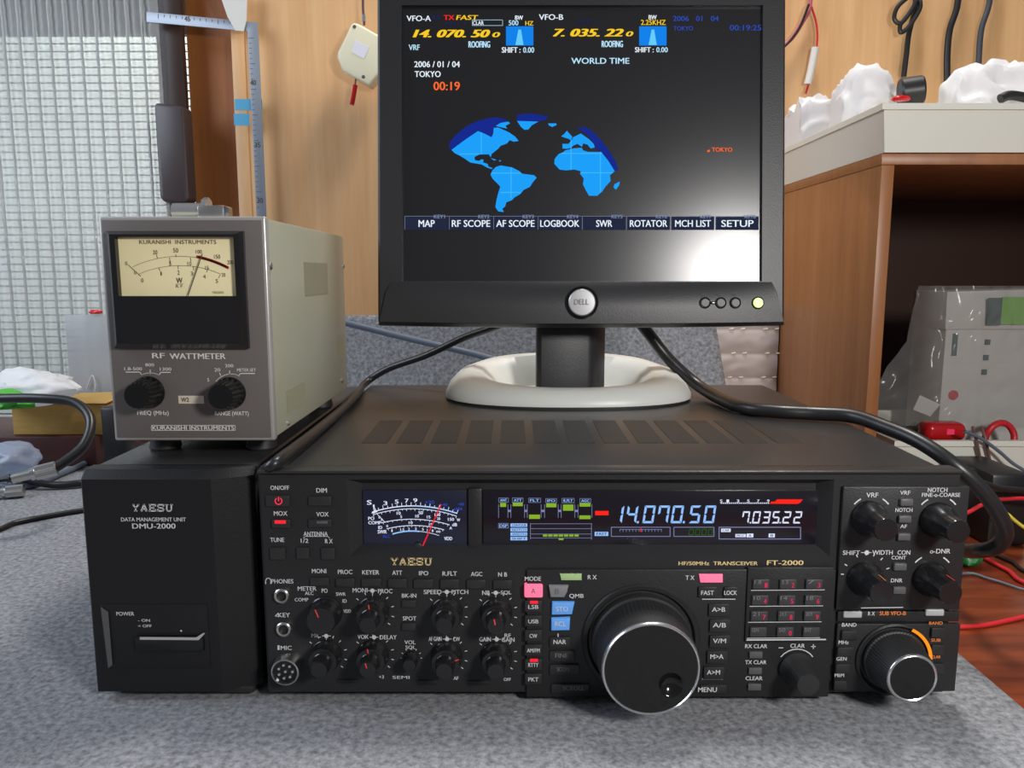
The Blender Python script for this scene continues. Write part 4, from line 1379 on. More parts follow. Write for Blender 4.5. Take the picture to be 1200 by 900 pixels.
# chin: bowed panel below the screen
ch = MB()
N = 40
vs, fs = [], []
cv1 = sv0 - .0008
for i in range(N + 1):
    t = -1 + 2 * i / N
    bow = .0050 * (1 - t * t)
    for lv in range(5):
        vv = (-.0005, .002, .012, .027, cv1)[lv] - (.0018 * (1 - t * t) if lv < 2 else 0)
        hf = (.0, .85, 1.0, .8, .0)[lv]
        half = (mu1 - mu0) / 2 * (1 - .062 * (max(0, lv - .0) / 4) ** 1.6) - .0006
        vs.append(MFm.at(mc + t * half, vv, .0006 + bow * hf + (.0022 if 0 < lv < 4 else 0)))
    vs.append(MFm.at(mc + t * ((mu1 - mu0) / 2 - .0006), -.0005 - .0018 * (1 - t * t), -.012))
for i in range(N):
    for lv in range(4):
        a = i * 6 + lv
        fs.append((a, a + 6, a + 7, a + 1))
    a = i * 6
    fs.append((a + 5, a + 11, a + 6, a))
chin = ch.add(vs, fs).build('chin_panel', m_bezel, mon, 35)
CF = MFm.up(.0082)


def disc(fr, px, py, r, h, name, mat, parent, prof=None):
    a, b_ = fr.px(px, py)
    return MB().lathe(fr.at(a, b_), fr.n, prof or [(r, -.004), (r, h * .6), (r * .92, h), (0, h)], 40).build(name, mat, parent, 30)


disc(CF, 682, 354.5, .0128, .0, 'badge_ring', m_glossblack, mon, [(.0136, -.004), (.0136, .0008), (.0124, .0012), (.0118, .0002), (0, .0001)])
bdg = disc(CF, 682, 354.5, .0112, .0012, 'badge', m_badge, mon, [(.0114, -.0005), (.0112, .0012), (.0104, .0018), (0, .0022)])
plabel(bdg, 'round silver badge')
MB().text(CF.up(.0024), 'DELL', 673, 350.5, 690, 357, .02).build('badge_lettering', m_midgrey, bdg, smooth=False)


def cheek(px):                       # the chin's face at a given place along its bow
    t = (px - 681.0) / 239.0
    return MFm.up(.0006 + .0050 * (1 - t * t) * .92 + .0022)


MF2 = cheek(845)
for px in (826, 844.5, 861.5):
    MF2 = cheek(px)
    disc(MF2, px, 355, .0042, .0, 'button_ring', m_glossblack, mon, [(.0048, -.004), (.0048, .0006), (.0042, .0010), (0, .0004)])
    disc(MF2, px, 355, .0034, .0018, 'control_button', m_greybutton, mon)
MF2 = cheek(835)
MB().fbox(MF2, 831, 353.5, 840, 356.5, -.002, .0006, .0002).build('button_bridge', m_glossblack, mon)
MF2 = cheek(888)
disc(MF2, 888, 355, .005, 0, 'button_ring', m_glossblack, mon, [(.0052, -.004), (.0052, .0006), (.0046, .0010), (0, .0004)])
plabel(disc(MF2, 888, 355, .0042, .0018, 'power_button', M('green_power_light', (.4, .6, .1, 1), .3, emit=rgb(175, 225, 60), es=.8), mon), 'round glowing green button')
ic = MB()
MF2 = cheek(830)
for px in (824.5, 843, 861):
    ic.line(MF2, [(px - 2, 344), (px + 2, 344), (px + 2, 346), (px - 2, 346)], .0003, h=.0006, closed=True)
ic.build('button_icons', m_vent, mon, smooth=False)
# LCD and what it shows
SF = MFm.up(-.0038)
lcd = MB().lbox(SF, su0 - .0005, sv0 - .0005, su1 + .0005, sv1 + .0005, -.003, 0, 0).build('screen', m_lcd, mon, smooth=False)
c4b = crop(510, 125, 5.217)
LAND = [
    [(100, 265), (180, 205), (262, 150), (300, 165), (345, 188), (355, 165), (358, 130), (385, 128), (430, 148), (455, 160), (490, 185), (510, 210), (480, 215), (455, 205), (440, 225), (400, 240), (385, 258), (345, 290), (340, 310), (328, 292), (270, 293), (240, 308), (243, 328), (268, 332), (285, 322), (296, 326), (292, 342), (320, 350), (327, 368), (350, 375), (345, 382), (320, 374), (285, 354), (215, 342), (180, 318), (150, 300), (120, 285)],
    [(370, 118), (400, 100), (445, 92), (458, 102), (430, 118), (440, 135), (400, 126)],
    [(500, 88), (630, 92), (590, 115), (570, 140), (545, 142), (525, 125)],
    [(690, 103), (740, 103), (742, 113), (715, 125), (695, 115)],
    [(770, 182), (788, 168), (805, 148), (820, 165), (838, 185), (830, 205), (812, 196), (792, 190)],
    [(778, 228), (815, 228), (835, 205), (842, 188), (890, 165), (940, 200), (970, 230), (975, 250), (950, 256), (930, 232), (905, 225), (897, 246), (870, 228), (845, 238), (830, 252), (805, 258), (778, 256)],
    [(795, 268), (850, 255), (895, 252), (905, 268), (935, 277), (1015, 278), (1060, 335), (1097, 395), (1068, 420), (1072, 455), (1040, 490), (1020, 520), (990, 545), (940, 545), (920, 510), (903, 475), (908, 440), (885, 410), (890, 395), (850, 385), (800, 390), (760, 385), (728, 350), (730, 320), (755, 290), (780, 280)],
    [(1090, 495), (1095, 475), (1128, 458), (1125, 480), (1105, 508)],
    [(350, 390), (370, 370), (400, 360), (470, 372), (515, 395), (530, 410), (605, 420), (620, 435), (595, 465), (580, 490), (540, 510), (520, 535), (485, 555), (470, 572), (435, 585), (428, 610), (410, 625), (420, 645), (385, 640), (368, 615), (375, 570), (385, 530), (398, 490), (385, 475), (350, 440), (338, 415)],
    [(340, 315), (375, 325), (360, 330)], [(388, 328), (405, 330), (395, 337)]]
NIGHT = [[(85, 250), (90, 215), (140, 160), (200, 115), (270, 85), (330, 70), (380, 65), (430, 80), (445, 92), (400, 100), (362, 125), (345, 188), (300, 165), (262, 150), (180, 205), (100, 265)],
         [(500, 50), (580, 42), (690, 58), (680, 78), (630, 92), (500, 88)],
         [(870, 130), (910, 122), (960, 150), (1010, 200), (1060, 265), (1100, 330), (1120, 385), (1097, 395), (1060, 335), (1015, 278), (975, 250), (970, 228), (935, 178)]]
for p in NIGHT:
    MB().poly(SF, [c4b(*q) for q in p], .0002).build('map_night_land', s_night, lcd, smooth=False)
for p in LAND:
    MB().poly(SF, [c4b(*q) for q in p], .0003).build('map_land', s_land, lcd, smooth=False)
a = MB()
for p, q in (((282, 160), (282, 290)), ((150, 290), (270, 290)), ((464, 372), (464, 560)), ((345, 407), (525, 407)), ((400, 525), (520, 525)), ((830, 205), (830, 385)), ((1010, 278), (1010, 520)), ((770, 287), (1020, 287)), ((890, 405), (1085, 405))):
    a.line(SF, [c4b(*p), c4b(*q)], .0006, .0004)
a.build('map_grid', s_landhi, lcd, smooth=False)
so, sc2 = MB(), MB()


def st_(mb, t, x0, y0, x1, y1, bold=.02, shear=0.0):
    MB().text(SF, t, x0, y0, x1, y1, bold, shear, .0004).build('screen_text', mb, lcd, smooth=False)


st_(s_white, 'VFO-A', 476.5, 18.5, 505, 25)
st_(s_vdim, 'RX', 507, 18, 517, 23.5)
st_(s_red, 'TX', 520, 18, 532.5, 23.5, .04)
st_(s_yellow, 'FAST', 535, 18, 560, 23.5, .04, .2)
st_(s_vdim, 'ANT 1', 521, 26, 545, 30)
st_(s_white, 'CLAR', 554, 24.7, 567, 29.5)
sc2.line(SF, [(553.5, 23.5), (589, 23.5), (589, 30), (553.5, 30)], .0003, closed=True)
st_(s_yellow, '14. 070. 50', 485.5, 35, 574, 44, .10, .45)
st_(s_yellow, '0', 577, 38, 586, 43.8, .08, .4)
st_(s_cyan, 'VRF', 479, 52.5, 492, 59)
st_(s_cyan, 'ROOFING', 549, 48.5, 574.5, 56, .03)
st_(s_white, 'BW', 603.5, 18.5, 613, 23.5, .03)
st_(s_cyan, '500', 596, 24, 607.5, 30)
st_(s_yellow, 'HZ', 615.5, 25, 625, 30, .03)
st_(s_white, 'SHIFT :', 588, 55.5, 610, 62, .03)
st_(s_cyan, '0.00', 613, 55.5, 626, 62)
st_(s_white, 'VFO-B', 631.5, 17, 660, 23.5)
st_(s_vdim, 'ANT 1', 676, 23.5, 701, 28)
st_(s_yellow, '7. 035. 22', 648.5, 34, 731, 43, .10, .45)
st_(s_yellow, '0', 733.5, 37, 742, 42.8, .08, .4)
st_(s_cyan, 'ROOFING', 705, 48, 730, 55.5, .03)
st_(s_white, 'BW', 760, 18, 769.5, 23, .03)
st_(s_yellow, '2.25KHZ', 751, 23.5, 780, 29.5, .02)
st_(s_white, 'SHIFT :', 744, 55.5, 766, 61.5, .03)
st_(s_cyan, '0.00', 769, 55.5, 782.5, 61.5)
st_(s_dim, '2006   01   04', 788.5, 19, 842, 25)
st_(s_dim, 'TOKYO', 789, 31, 812, 36)
st_(s_dim, '00:19:25', 855, 29.5, 892, 36)
st_(s_cyan, 'WORLD TIME', 669.5, 68, 737.5, 75, .02)
st_(s_white, '2006 / 01 / 04', 485.5, 72, 539, 79)
st_(s_white, 'TOKYO', 486, 83.5, 516.5, 90.5)
st_(s_orange, '00:19', 508, 96, 539, 106, .02)
st_(s_orange, 'TOKYO', 834, 173, 858, 178, .02)
so.poly(SF, [(828, 178), (830, 175.5), (832, 176), (831, 178.5)], .0004)
for x0 in (593, 749):
    x1 = x0 + 32
    MB().flat(SF, x0, 31, x1, 53.5, .0003).build('filter_graph', s_blue, lcd, smooth=False)
    MB().poly(SF, [(x0 + 11, 53), (x0 + 14.5, 35), (x0 + 17.5, 35), (x0 + 20.5, 53)], .0005).build('filter_curve', s_lblue, lcd, smooth=False)
bar, barl = MB(), MB()
for i, t in enumerate(('MAP', 'RF SCOPE', 'AF SCOPE', 'LOGBOOK', 'SWR', 'ROTATOR', 'MCH LIST', 'SETUP')):
    x0 = 474.5 + i * 52
    bar.flat(SF, x0, 254, x0 + 50.5, 269.5, .0002)
    barl.line(SF, [(x0, 253.5), (x0 + 51, 253.5)], .0003, .0004).line(SF, [(x0, 253.5), (x0, 269)], .0003, .0004)
    wt = (19, 45, 45, 46, 19, 44, 42, 38)[i]
    st_(s_white, t, x0 + 25.5 - wt / 2, 258, x0 + 25.5 + wt / 2, 266, .018)
    st_(s_barline, 'KEY' + str(i + 1), x0 + 34, 251.8, x0 + 47, 256)
bar.build('menu_bar', s_bar, lcd, smooth=False)
barl.build('menu_lines', s_barline, lcd, smooth=False)
sc2.build('screen_box', s_cyan, lcd, smooth=False)
so.build('map_pointer', s_orange, lcd, smooth=False)
# ring base
bcx, bcy = 0.0516, 0.712
ba, bb_ = 0.1130, 0.0735
bs = MB()
N = 96
prof = [(1.0, 0.0), (1.0, .004), (.965, .012), (.90, .019), (.80, .022), (.70, .021), (.62, .015), (.56, .007), (.54, .003), (0.0, .003)]
vs, fs = [], []
for k in range(N):
    a = 2 * math.pi * k / N
    ca, sa = math.cos(a), math.sin(a)
    sq = 0.86
    ex, ey = math.copysign(abs(ca) ** sq, ca), math.copysign(abs(sa) ** sq, sa)
    for j, (s_, h) in enumerate(prof):
        rise = 1 + 0.52 * max(0, ey) - 0.34 * max(0, -ey)
        sx_ = s_ if s_ > .9 else s_
        # the open middle is wide and shallow, so the ring is narrower in front
        inner = 0.55 + 0.0
        vs.append((bcx + ba * s_ * ex, bcy + bb_ * s_ * ey, ZT + .0022 + h * (rise if h > .003 else 1)))
Pn = len(prof)
for k in range(N):
    m_ = (k + 1) % N
    for j in range(Pn - 1):
        fs.append((k * Pn + j, m_ * Pn + j, m_ * Pn + j + 1, k * Pn + j + 1))
fs.append(tuple(k * Pn for k in range(N))[::-1])
plabel(bs.add(vs, fs).build('base_ring', m_silverplastic, mon, 40), 'silver oval ring base')
bs = MB()
vs = []
for k in range(N):
    a = 2 * math.pi * k / N
    ca, sa = math.cos(a), math.sin(a)
    ex, ey = math.copysign(abs(ca) ** .86, ca), math.copysign(abs(sa) ** .86, sa)
    vs += [(bcx + ba * .985 * ex, bcy + bb_ * .985 * ey, ZT), (bcx + ba * .985 * ex, bcy + bb_ * .985 * ey, ZT + .0025)]
bs.add(vs, [(2 * k, 2 * ((k + 1) % N), 2 * ((k + 1) % N) + 1, 2 * k + 1) for k in range(N)] + [tuple(2 * k for k in range(N))[::-1], tuple(2 * k + 1 for k in range(N))]).build('base_foot', m_rubber, mon)
yp = 0.690
p0, p1 = P(628, 420, yp).x, P(712, 420, yp).x
po = [(p0 + .001, yp + .004), (p0 + .005, yp), (p1 - .018, yp), (p1 - .012, yp + .003), (p1, yp + .022), (p1, yp + .040), (p0 + .001, yp + .040)]
PF = Frame((0, 0, ZT + .004), (1, 0, 0), (0, 1, 0), (0, 0, 1))
MB().prism(PF, po, 0, .115, .001).build('post', m_bezel, mon)

# ================================================================== CABLES
GROUPS = {'coax_cable': 'black coaxial cables at the left', 'red_wire': 'red wires on the desk at the right', 'yellow_wire': 'yellow wires at the right',
          'wall_cable': 'cables hanging on the wall at the right', 'brown_cord': 'brown cords over the lower tray'}


def cable(name, pts, r, mat, label, cat='cable', seg=10, n=10):
    return tag(MB().tube(pts, r, seg, n).build(name, mat, None, 60), label, cat, GROUPS.get(name))


cable('monitor_cable', [P(745, 372, .725), P(758, 388, .725), P(785, 422, .72), P(823, 455, .70), PZ(865, 476, ZT + .0055), PZ(910, 482, ZT + .0055), PZ(957, 484.5, ZT + .0055), PZ(998, 487.5, ZT + .0060), P(1036, 500, .555), P(1077, 517.5, .53),
                        P(1118, 545, .51), P(1152, 576, .505), P(1175, 612, .505), P(1174, 635, .512), P(1150, 645, .53), P(1105, 640, .60), Vector((.315, .74, .006)), Vector((.27, .835, .004)), Vector((.16, .845, .02)), Vector((.12, .80, .05))], .0055, m_cable,
      'thick black monitor cable running over the right side of the radio')
cable('power_cable', [P(600, 372, .72), P(580, 383, .725), P(545, 395, .74), P(500, 416, .76), P(455, 432, .775), P(428, 449, .772), PZ(419, 462, ZT + .0042), PZ(403, 478, ZT + .0042), PZ(371, 505, ZT + .0042), PZ(345, 525, ZT + .0042), PZ(322, 543, ZT + .0042), P(305, 560, .452), P(300, 600, .455), P(302, 700, .455)], .0035, m_cable,
      'black cable from the monitor lying in the gap between radio and data unit')
cable('grey_cable', [P(380, 372, .95), P(408, 379, .945), P(460, 392, .94), P(510, 404, .93), P(560, 416, .92), P(610, 430, .90)], .0040, m_greycable, 'grey cable slanting down in front of the curled felt behind the monitor')
# left bundle
cable('coax_cable', [PZ(-320, 600, TZ + .006), P(-200, 500, .78), P(-60, 470, .80), P(0, 467, .80), P(50, 467, .80), P(88, 472, .80), P(106, 492, .79), P(98, 522, .77), P(70, 545, .75), P(52, 553, .74)], .0050, m_cable, 'thick black coaxial cable looping beside the cardboard box to a silver plug')
cable('coax_cable', [PZ(-300, 548, TZ + .006), PZ(-40, 552, TZ + .006), PZ(20, 560, 0.002), PZ(60, 568, TZ + .006), PZ(95, 566, TZ + .006), PZ(125, 560, TZ + .006), Vector((-.34, .87, TZ + .006)), Vector((-.22, .85, TZ + .006))], .0044, m_cable, 'black coaxial cable passing behind the data unit from the left edge')
cable('thin_cable', [PZ(-300, 640, TZ + .003), PZ(-40, 626, TZ + .003), PZ(20, 612, TZ + .003), PZ(60, 604, TZ + .003), PZ(96, 598, TZ + .003), PZ(125, 594, TZ + .003), Vector((-.33, .825, TZ + .003)), Vector((-.22, .83, TZ + .003))], .0028, m_cable, 'thin black cable lying on the mat left of the data unit')
cable('grey_lead', [PZ(-30, 566, TZ + .004), PZ(30, 570, TZ + .004), PZ(70, 556, TZ + .004), PZ(102, 541, TZ + .004), PZ(100, 532, TZ + .004), PZ(60, 532, TZ + .004), PZ(-20, 536, TZ + .004)], .0038, m_greycable, 'grey lead looped on the mat behind the silver plugs')
# right wires
WDZ = TZ - .004
cable('red_wire', [PZ(1060, 733, WDZ + .002), PZ(1105, 735, WDZ + .002), PZ(1150, 733, WDZ + .002), PZ(1190, 725, WDZ + .002), PZ(1240, 714, WDZ + .002), PZ(1300, 706, WDZ + .002), PZ(1420, 698, WDZ + .002), PZ(1600, 690, WDZ + .002)], .0017, m_redwire, 'red wire lying on the bare brown desk nearest the mat corner', 'wire')
cable('red_wire', [Vector((.28, .78, WDZ + .003)), P(1090, 610, .66), P(1130, 602, .66), P(1150, 592, .67), P(1175, 585, .69), P(1230, 590, .70), Vector((.62, .72, WDZ + .002)), Vector((.85, .70, WDZ + .002))], .0018, m_redwire, 'red wire beside the black adapter right of the radio', 'wire')
cable('red_wire', [PZ(1095, 632, WDZ + .003), PZ(1120, 640, WDZ + .003), PZ(1150, 652, WDZ + .003), PZ(1180, 668, WDZ + .002), PZ(1230, 690, WDZ + .002), PZ(1500, 720, WDZ + .002)], .0020, m_redwire, 'red wire paired with a black wire by the green clip', 'wire')
cable('black_wire', [PZ(1098, 628, WDZ + .003), PZ(1125, 636, WDZ + .003), PZ(1155, 645, WDZ + .003), PZ(1185, 658, WDZ + .002), PZ(1235, 678, WDZ + .002), PZ(1500, 706, WDZ + .002)], .0018, m_cable, 'black wire paired with a red wire by the green clip', 'wire')
cable('yellow_wire', [PZ(1095, 606, WDZ + .004), PZ(1115, 604, WDZ + .004), PZ(1140, 606, WDZ + .003), PZ(1160, 618, WDZ + .002), PZ(1185, 624, WDZ + .002), PZ(1230, 640, WDZ + .002), PZ(1500, 650, WDZ + .002)], .0015, m_yellowwire, 'yellow wire on the right passing behind the thick cable loop', 'wire')
cable('yellow_wire', [P(1160, 585, .72), P(1180, 602, .70), P(1200, 618, .69), P(1230, 634, .68), Vector((.60, .66, WDZ + .002)), Vector((.85, .65, WDZ + .002))], .0017, m_yellowwire, 'yellow wire at the right edge below the black adapter', 'wire')
cable('black_lead', [Vector((.27, .82, WDZ + .02)), P(1110, 552, .68), P(1140, 562, .68), P(1170, 572, .69), P(1200, 575, .70), P(1250, 580, .70), Vector((.66, .74, WDZ + .004)), Vector((.85, .74, WDZ + .004))], .0030, m_cable, 'black lead crossing in front of the adapter at the right edge')
tag(MB().crumple(PZ(1134, 654, WDZ + .0065), (.012, .012, .008), .25, 1.5, 3, 3).build('green_clip', m_greenclip, None, 40), 'green clip on the desk just right of the radio', 'clip')
tag(MB().box(P(1148, 560, .74).x, .50, .72, .80, PZ(1170, 590, WDZ).z, P(1170, 556, .72).z, .004).build('power_adapter', m_dark), 'black adapter block below the lower white tray', 'adapter')
cable('clear_tube', [PZ(1080, 690, WDZ + .002), PZ(1130, 672, WDZ + .002), PZ(1165, 680, WDZ + .002), PZ(1240, 700, WDZ + .002), PZ(1500, 740, WDZ + .002)], .0012, m_greycable, 'thin grey wire on the brown desk below the green clip', 'wire')

# ================================================================== LEFT CLUTTER
bz0 = .031
tag(MB().box(-1.0, P(112, 520, 1.02).x, 1.02, 1.17, TZ + .0005, bz0, .002).build('wooden_board', m_maroon), 'dark maroon wooden board under the cardboard box', 'board')
cx = thing('cardboard_box', (P(70, 500, 1.03).x, 1.07, bz0), 'small brown cardboard box behind the black coax loop', 'box')
x0, x1 = P(14, 490, 1.03).x, P(124, 490, 1.03).x
zc1 = P(70, 474, 1.03).z
MB().box(x0, x1, 1.03, 1.11, bz0 + .0005, zc1, .0015).build('carton', m_card, cx)
MB().hexa([(x0, 1.03, zc1), (x1, 1.03, zc1), (x1 - .002, 1.11, zc1), (x0, 1.11, zc1), (x0, 1.028, zc1 + .002), (x1 + .003, 1.028, zc1 + .002), (x1, 1.11, zc1 + .006), (x0, 1.11, zc1 + .002)]).build('flap', m_card, cx)
bx = tag(MB().box(P(122, 490, 1.0).x, P(150, 490, 1.0).x, 0.99, 1.015, TZ + .001, P(130, 476, 1.0).z, .004).build('black_case', m_dark), 'black case beside the cardboard box, half behind the wattmeter', 'case')
fs_ = thing('frosted_sheet', (P(105, 470, 1.12).x, 1.13, bz0), 'frosted grey plastic sheet standing left of the wattmeter', 'plastic sheet')
x0, x1 = P(77, 420, 1.12).x, P(160, 420, 1.12).x
MB().box(x0, x1, 1.125, 1.129, bz0 + .001, P(100, 369, 1.125).z, .0005).build('sheet', m_frost, fs_)
q = MB()
q.tube([P(102, 455, 1.122), P(108, 440, 1.121), P(112, 452, 1.121), P(110, 466, 1.122)], .0010, 6, 6)
q.build('tie_strip', m_white_ink, fs_)
tag(MB().crumple(P(112, 366, 1.127), (.009, .006, .004), .3, 2, 3, 5).build('red_clip', m_redplastic), 'red clip on the top edge of the frosted plastic sheet', 'clip')
tag(MB().crumple(P(24, 460, 1.0) + Vector((0, .02, .0)), (.062, .04, .028), .35, 1.5, 4, 2, fine=.08).build('white_plastic_bag', m_bag, None, 70), 'white plastic bag heaped on the cardboard box at left', 'bag')
tag(MB().crumple(P(2, 471, .955), (.036, .022, .014), .35, 1.6, 4, 8, fine=.08).build('green_plastic_bag', m_brightgreen, None, 70), 'bright green plastic bag under the white bag at the left edge', 'bag')
tag(MB().crumple(P(8, 540, .90), (.034, .03, .022), .3, 1.3, 4, 12, fine=.06).build('clear_blue_bag', m_bluefilm, None, 80), 'bluish clear plastic bag at the left edge by the silver plugs', 'bag')


def plug(p, d, label):
    d = Vector(d).normalized()
    t = thing('coax_plug', p, label, 'connector', 'silver coax plugs at the left')
    MB().lathe(p, d, [(0, 0), (.0062, 0), (.0062, .004), (.0072, .0045, .0005), (.0072, .022, .0005), (.0064, .0225), (0, .0225)], 48, 24).build('coupling_ring', m_nickel, t)
    MB().lathe(Vector(p) - d * .016, d, [(0, 0), (.0046, 0), (.0046, .0165), (0, .0165)], 24).build('body', m_nickel, t)
    return t


p = P(52, 552, .74)
plug(P(36, 556, .735), p - P(36, 556, .735), 'silver coax plug on the end of the looping black cable')
plug(PZ(2, 577, TZ + .008), (1, .35, 0.03), 'silver coax plug lying lowest at the left edge of the mat')
plug(PZ(8, 560, TZ + .010), (1, .5, 0.0), 'silver coax plug at the left edge, between the two others')

# ================================================================== ON THE WALL
LY = WY - .020
LS = Frame((0, LY, 0), (1, 0, 0), (0, 0, 1), (0, -1, 0))
sq = thing('carpenter_square', LS.at(*LS.px(292, 26)), 'steel carpenter square hanging on the wall behind the wattmeter', 'tool')
a = [LS.px(*p_) for p_ in ((172, 14), (302, 26.5), (302.5, 30), (316, 330), (304.5, 330), (290.5, 37), (172, 26))]
MB().prism(LS, a[::-1], 0, .0015, .0003).build('blade', m_steel, sq)
mk = MB()
for k in range(34):
    y = 45 + k * 6
    x = 291.5 + (y - 37) * .0475
    L = 6 if k % 5 == 0 else 3
    mk.line(LS, [(x, y), (x + L, y)], .0006, .0018)
for k in range(14):
    x = 186 + k * 7
    y = 15.8 + (x - 172) * .096
    mk.line(LS, [(x, y), (x, y + (5 if k % 5 == 0 else 3))], .0006, .0018)
for t, x, y in (('45', 220, 22.5), ('40', 297, 97), ('35', 302, 170), ('30', 305, 235)):
    mk.text(LS, t, x - 3.5, y - 3, x + 3.5, y + 3, .02, 0, .0018)
mk.build('graduations', m_dialink, sq, smooth=False)
LT = LS.up(.0022)
stp = MB()
a = [LT.px(*p_) for p_ in ((256, -12), (290, -12), (289, 24), (286, 37), (276, 36), (267, 20))]
stp.prism(LT, a[::-1], 0, .0015)
tag(stp.build('white_strap', m_strap), 'white strap hanging down over the corner of the steel square', 'strap')
for (x0, y0, x1, y1), lb in (((275, 116, 307, 129), 'upper piece of blue tape holding the steel square'), ((274, 133, 292, 147), 'lower piece of blue tape beside the steel square')):
    tag(MB().fbox(LS, x0, y0, x1, y1, -.0012, -.0004).build('tape_piece', m_bluetape), lb, 'tape', 'pieces of blue tape by the steel square')

# tape measure
TY = WY - .030
TF = Frame((0, TY, 0), (1, 0, 0), (0, 0, 1), (0, -1, 0))
c5 = crop(380, 0, 6.43)
tm = thing('tape_measure', TF.at(*TF.px(425, 65)), 'cream tape measure hanging by a cord on the wall left of the monitor', 'tape measure')
a = [TF.px(*c5(*p_)) for p_ in ((238, 192), (262, 195), (300, 215), (450, 300), (470, 420), (440, 560), (360, 660), (335, 652), (150, 545), (112, 450), (115, 410), (175, 290), (215, 205))]
MB().prism(TF, a[::-1], -.012, .014, .004, 3).build('shell', m_cream, tm, 40)
a = [TF.px(*c5(*p_)) for p_ in ((245, 325), (352, 378), (315, 462), (222, 415))]
MB().prism(TF.up(.014), a[::-1], -.001, .0006).build('face_label', M('pale_label', rgb(225, 222, 232), .5), tm)
for x, y in ((242, 225), (308, 598)):
    a, b_ = TF.px(*c5(x, y))
    MB().lathe(TF.at(a, b_, .0138), TF.n, [(.0025, 0), (.0025, .0006), (0, .0004)], 14).build('screw', m_greybutton, tm)
MB().tube([TF.at(*TF.px(*c5(300, 190))), TF.at(*TF.px(*c5(300, 130))), TF.at(*TF.px(*c5(292, 60))), TF.at(*TF.px(*c5(292, -200)))], .0018, 8).build('hanging_loop', M('purple_cord', rgb(92, 62, 72), .7), tm)
MB().tube([TF.at(*TF.px(*c5(298, 165))), TF.at(*TF.px(*c5(298, 115)))], .0030, 10, 1, False).build('crimp', m_chrome, tm)
MB().tube([TF.at(*TF.px(*c5(238, 590))), TF.at(*TF.px(*c5(230, 650)))], .0012, 8, 1, False).build('tape_tongue', m_dark, tm)
MB().tube([TF.at(*TF.px(*c5(234, 640))), TF.at(*TF.px(*c5(225, 700))), TF.at(*TF.px(*c5(208, 790)))], .0034, 10).build('red_tab', m_redplastic, tm)

HY = WY - .012
q = thing('wire_bundle', P(950, 60, HY), 'pink and red wires with a white sleeve hanging right of the monitor', 'wire')
MB().tube([P(951, -30, HY), P(949, 8, HY), P(941, 25, HY), P(928, 45, HY), P(915, 55, HY)], .0030, 8).build('pink_wire', m_pinkwire, q)
MB().tube([P(948, 5, HY - .006), P(937, 32, HY - .006), P(922, 52, HY - .006), P(910, 60, HY - .006)], .0018, 8).build('black_wire', m_cable, q)
MB().tube([P(951, 8, HY), P(957, 30, HY), P(957, 55, HY), P(950, 90, HY), P(944, 110, HY)], .0016, 8).build('red_wire', m_redwire, q)
MB().tube([P(955.5, 56, HY), P(951, 80, HY), P(946.5, 99, HY)], .0055, 12).build('white_sleeve', m_strap, q)
q = thing('coiled_lead', P(1065, 20, HY), 'black lead tied in a small coil hanging on the wall above the tray', 'cable')
MB().tube([P(1075, -30, HY), P(1072, 10, HY), P(1065, 40, HY), P(1062, 65, HY), P(1059, 90, HY)], .0040, 8).build('lead', m_cable, q)
MB().tube([P(1066, -5, HY - .008), P(1052, 8, HY - .008), P(1048, 22, HY - .008), P(1056, 27, HY - .008), P(1068, 12, HY - .008), P(1076, -2, HY - .008), P(1078, 10, HY - .008), P(1066, 30, HY - .008), P(1056, 38, HY - .008), P(1055, 30, HY - .008), P(1062, 20, HY - .008)], .0032, 8).build('coil', m_cable, q)
cable('wall_cable', [P(1124, -40, HY), P(1122, 5, HY), P(1113, 35, HY), P(1110, 65, HY), P(1110, 100, HY)], .0046, m_cable, 'thicker black cable hanging on the wall behind the white bags')
cable('wall_cable', [P(1165, -40, HY), P(1159, 5, HY), P(1150, 35, HY), P(1147, 70, HY), P(1146, 100, HY)], .0040, m_darkgrey, 'dark grey cable hanging rightmost on the wall')

# ================================================================== CABINET AND WHAT IT HOLDS
CX0, CX1, CY0, CY1 = 0.372, 0.90, 0.800, 1.19
CZ1 = P(1030, 180, CY0).z
cab = thing('cabinet', (.62, 1.0, TZ - .004), 'open brown wooden cabinet at the right of the desk', 'cabinet')
cz0 = TZ - .004
MB().box(CX0, CX0 + .013, CY0, CY1, cz0, CZ1 - .011, .0006).build('side_panel', m_cab, cab)
MB().box(CX1 - .013, CX1, CY0, CY1, cz0, CZ1 - .011, .0006).build('side_panel', m_cab, cab)
MB().box(CX0 - .001, CX1 + .001, CY0 - .001, CY1, CZ1 - .011, CZ1, .0008).build('top_panel', m_cab, cab)
MB().box(CX0 + .013, CX1 - .013, CY1 - .012, CY1, cz0 + .01, CZ1 - .011).build('back_panel', m_cabin, cab)
MB().box(CX0 + .013, CX1 - .013, CY0 + .006, CY1 - .012, cz0, cz0 + .010).build('bottom_panel', m_cabin, cab)


def tray(name, x0, x1, y0, y1, z0, z1, label, flare=.006, th=.0025):
    q = MB()
    O0 = [(x0 + flare, y0 + flare), (x1 - flare, y0 + flare), (x1 - flare, y1 - flare), (x0 + flare, y1 - flare)]
    O1 = [(x0, y0), (x1, y0), (x1, y1), (x0, y1)]
    L = [(O0, z0, 0), (O1, z1 - .006, 0), (O1, z1 - .006, -.003), (O1, z1, -.003), (O1, z1, th), (O0, z0 + th, th)]
    vs = []
    for o_, z, ins in L:
        for i, (x, y) in enumerate(o_):
            vs.append((x + (ins if i in (0, 3) else -ins), y + (ins if i in (0, 1) else -ins), z))
    fs = [(3, 2, 1, 0), (20, 21, 22, 23)]
    for lv in range(5):
        for i in range(4):
            k = (i + 1) % 4
            fs.append((lv * 4 + i, lv * 4 + k, lv * 4 + 4 + k, lv * 4 + 4 + i))
    q.add(vs, fs)
    return tag(q.build(name, m_tray, None, 20), label, 'tray')


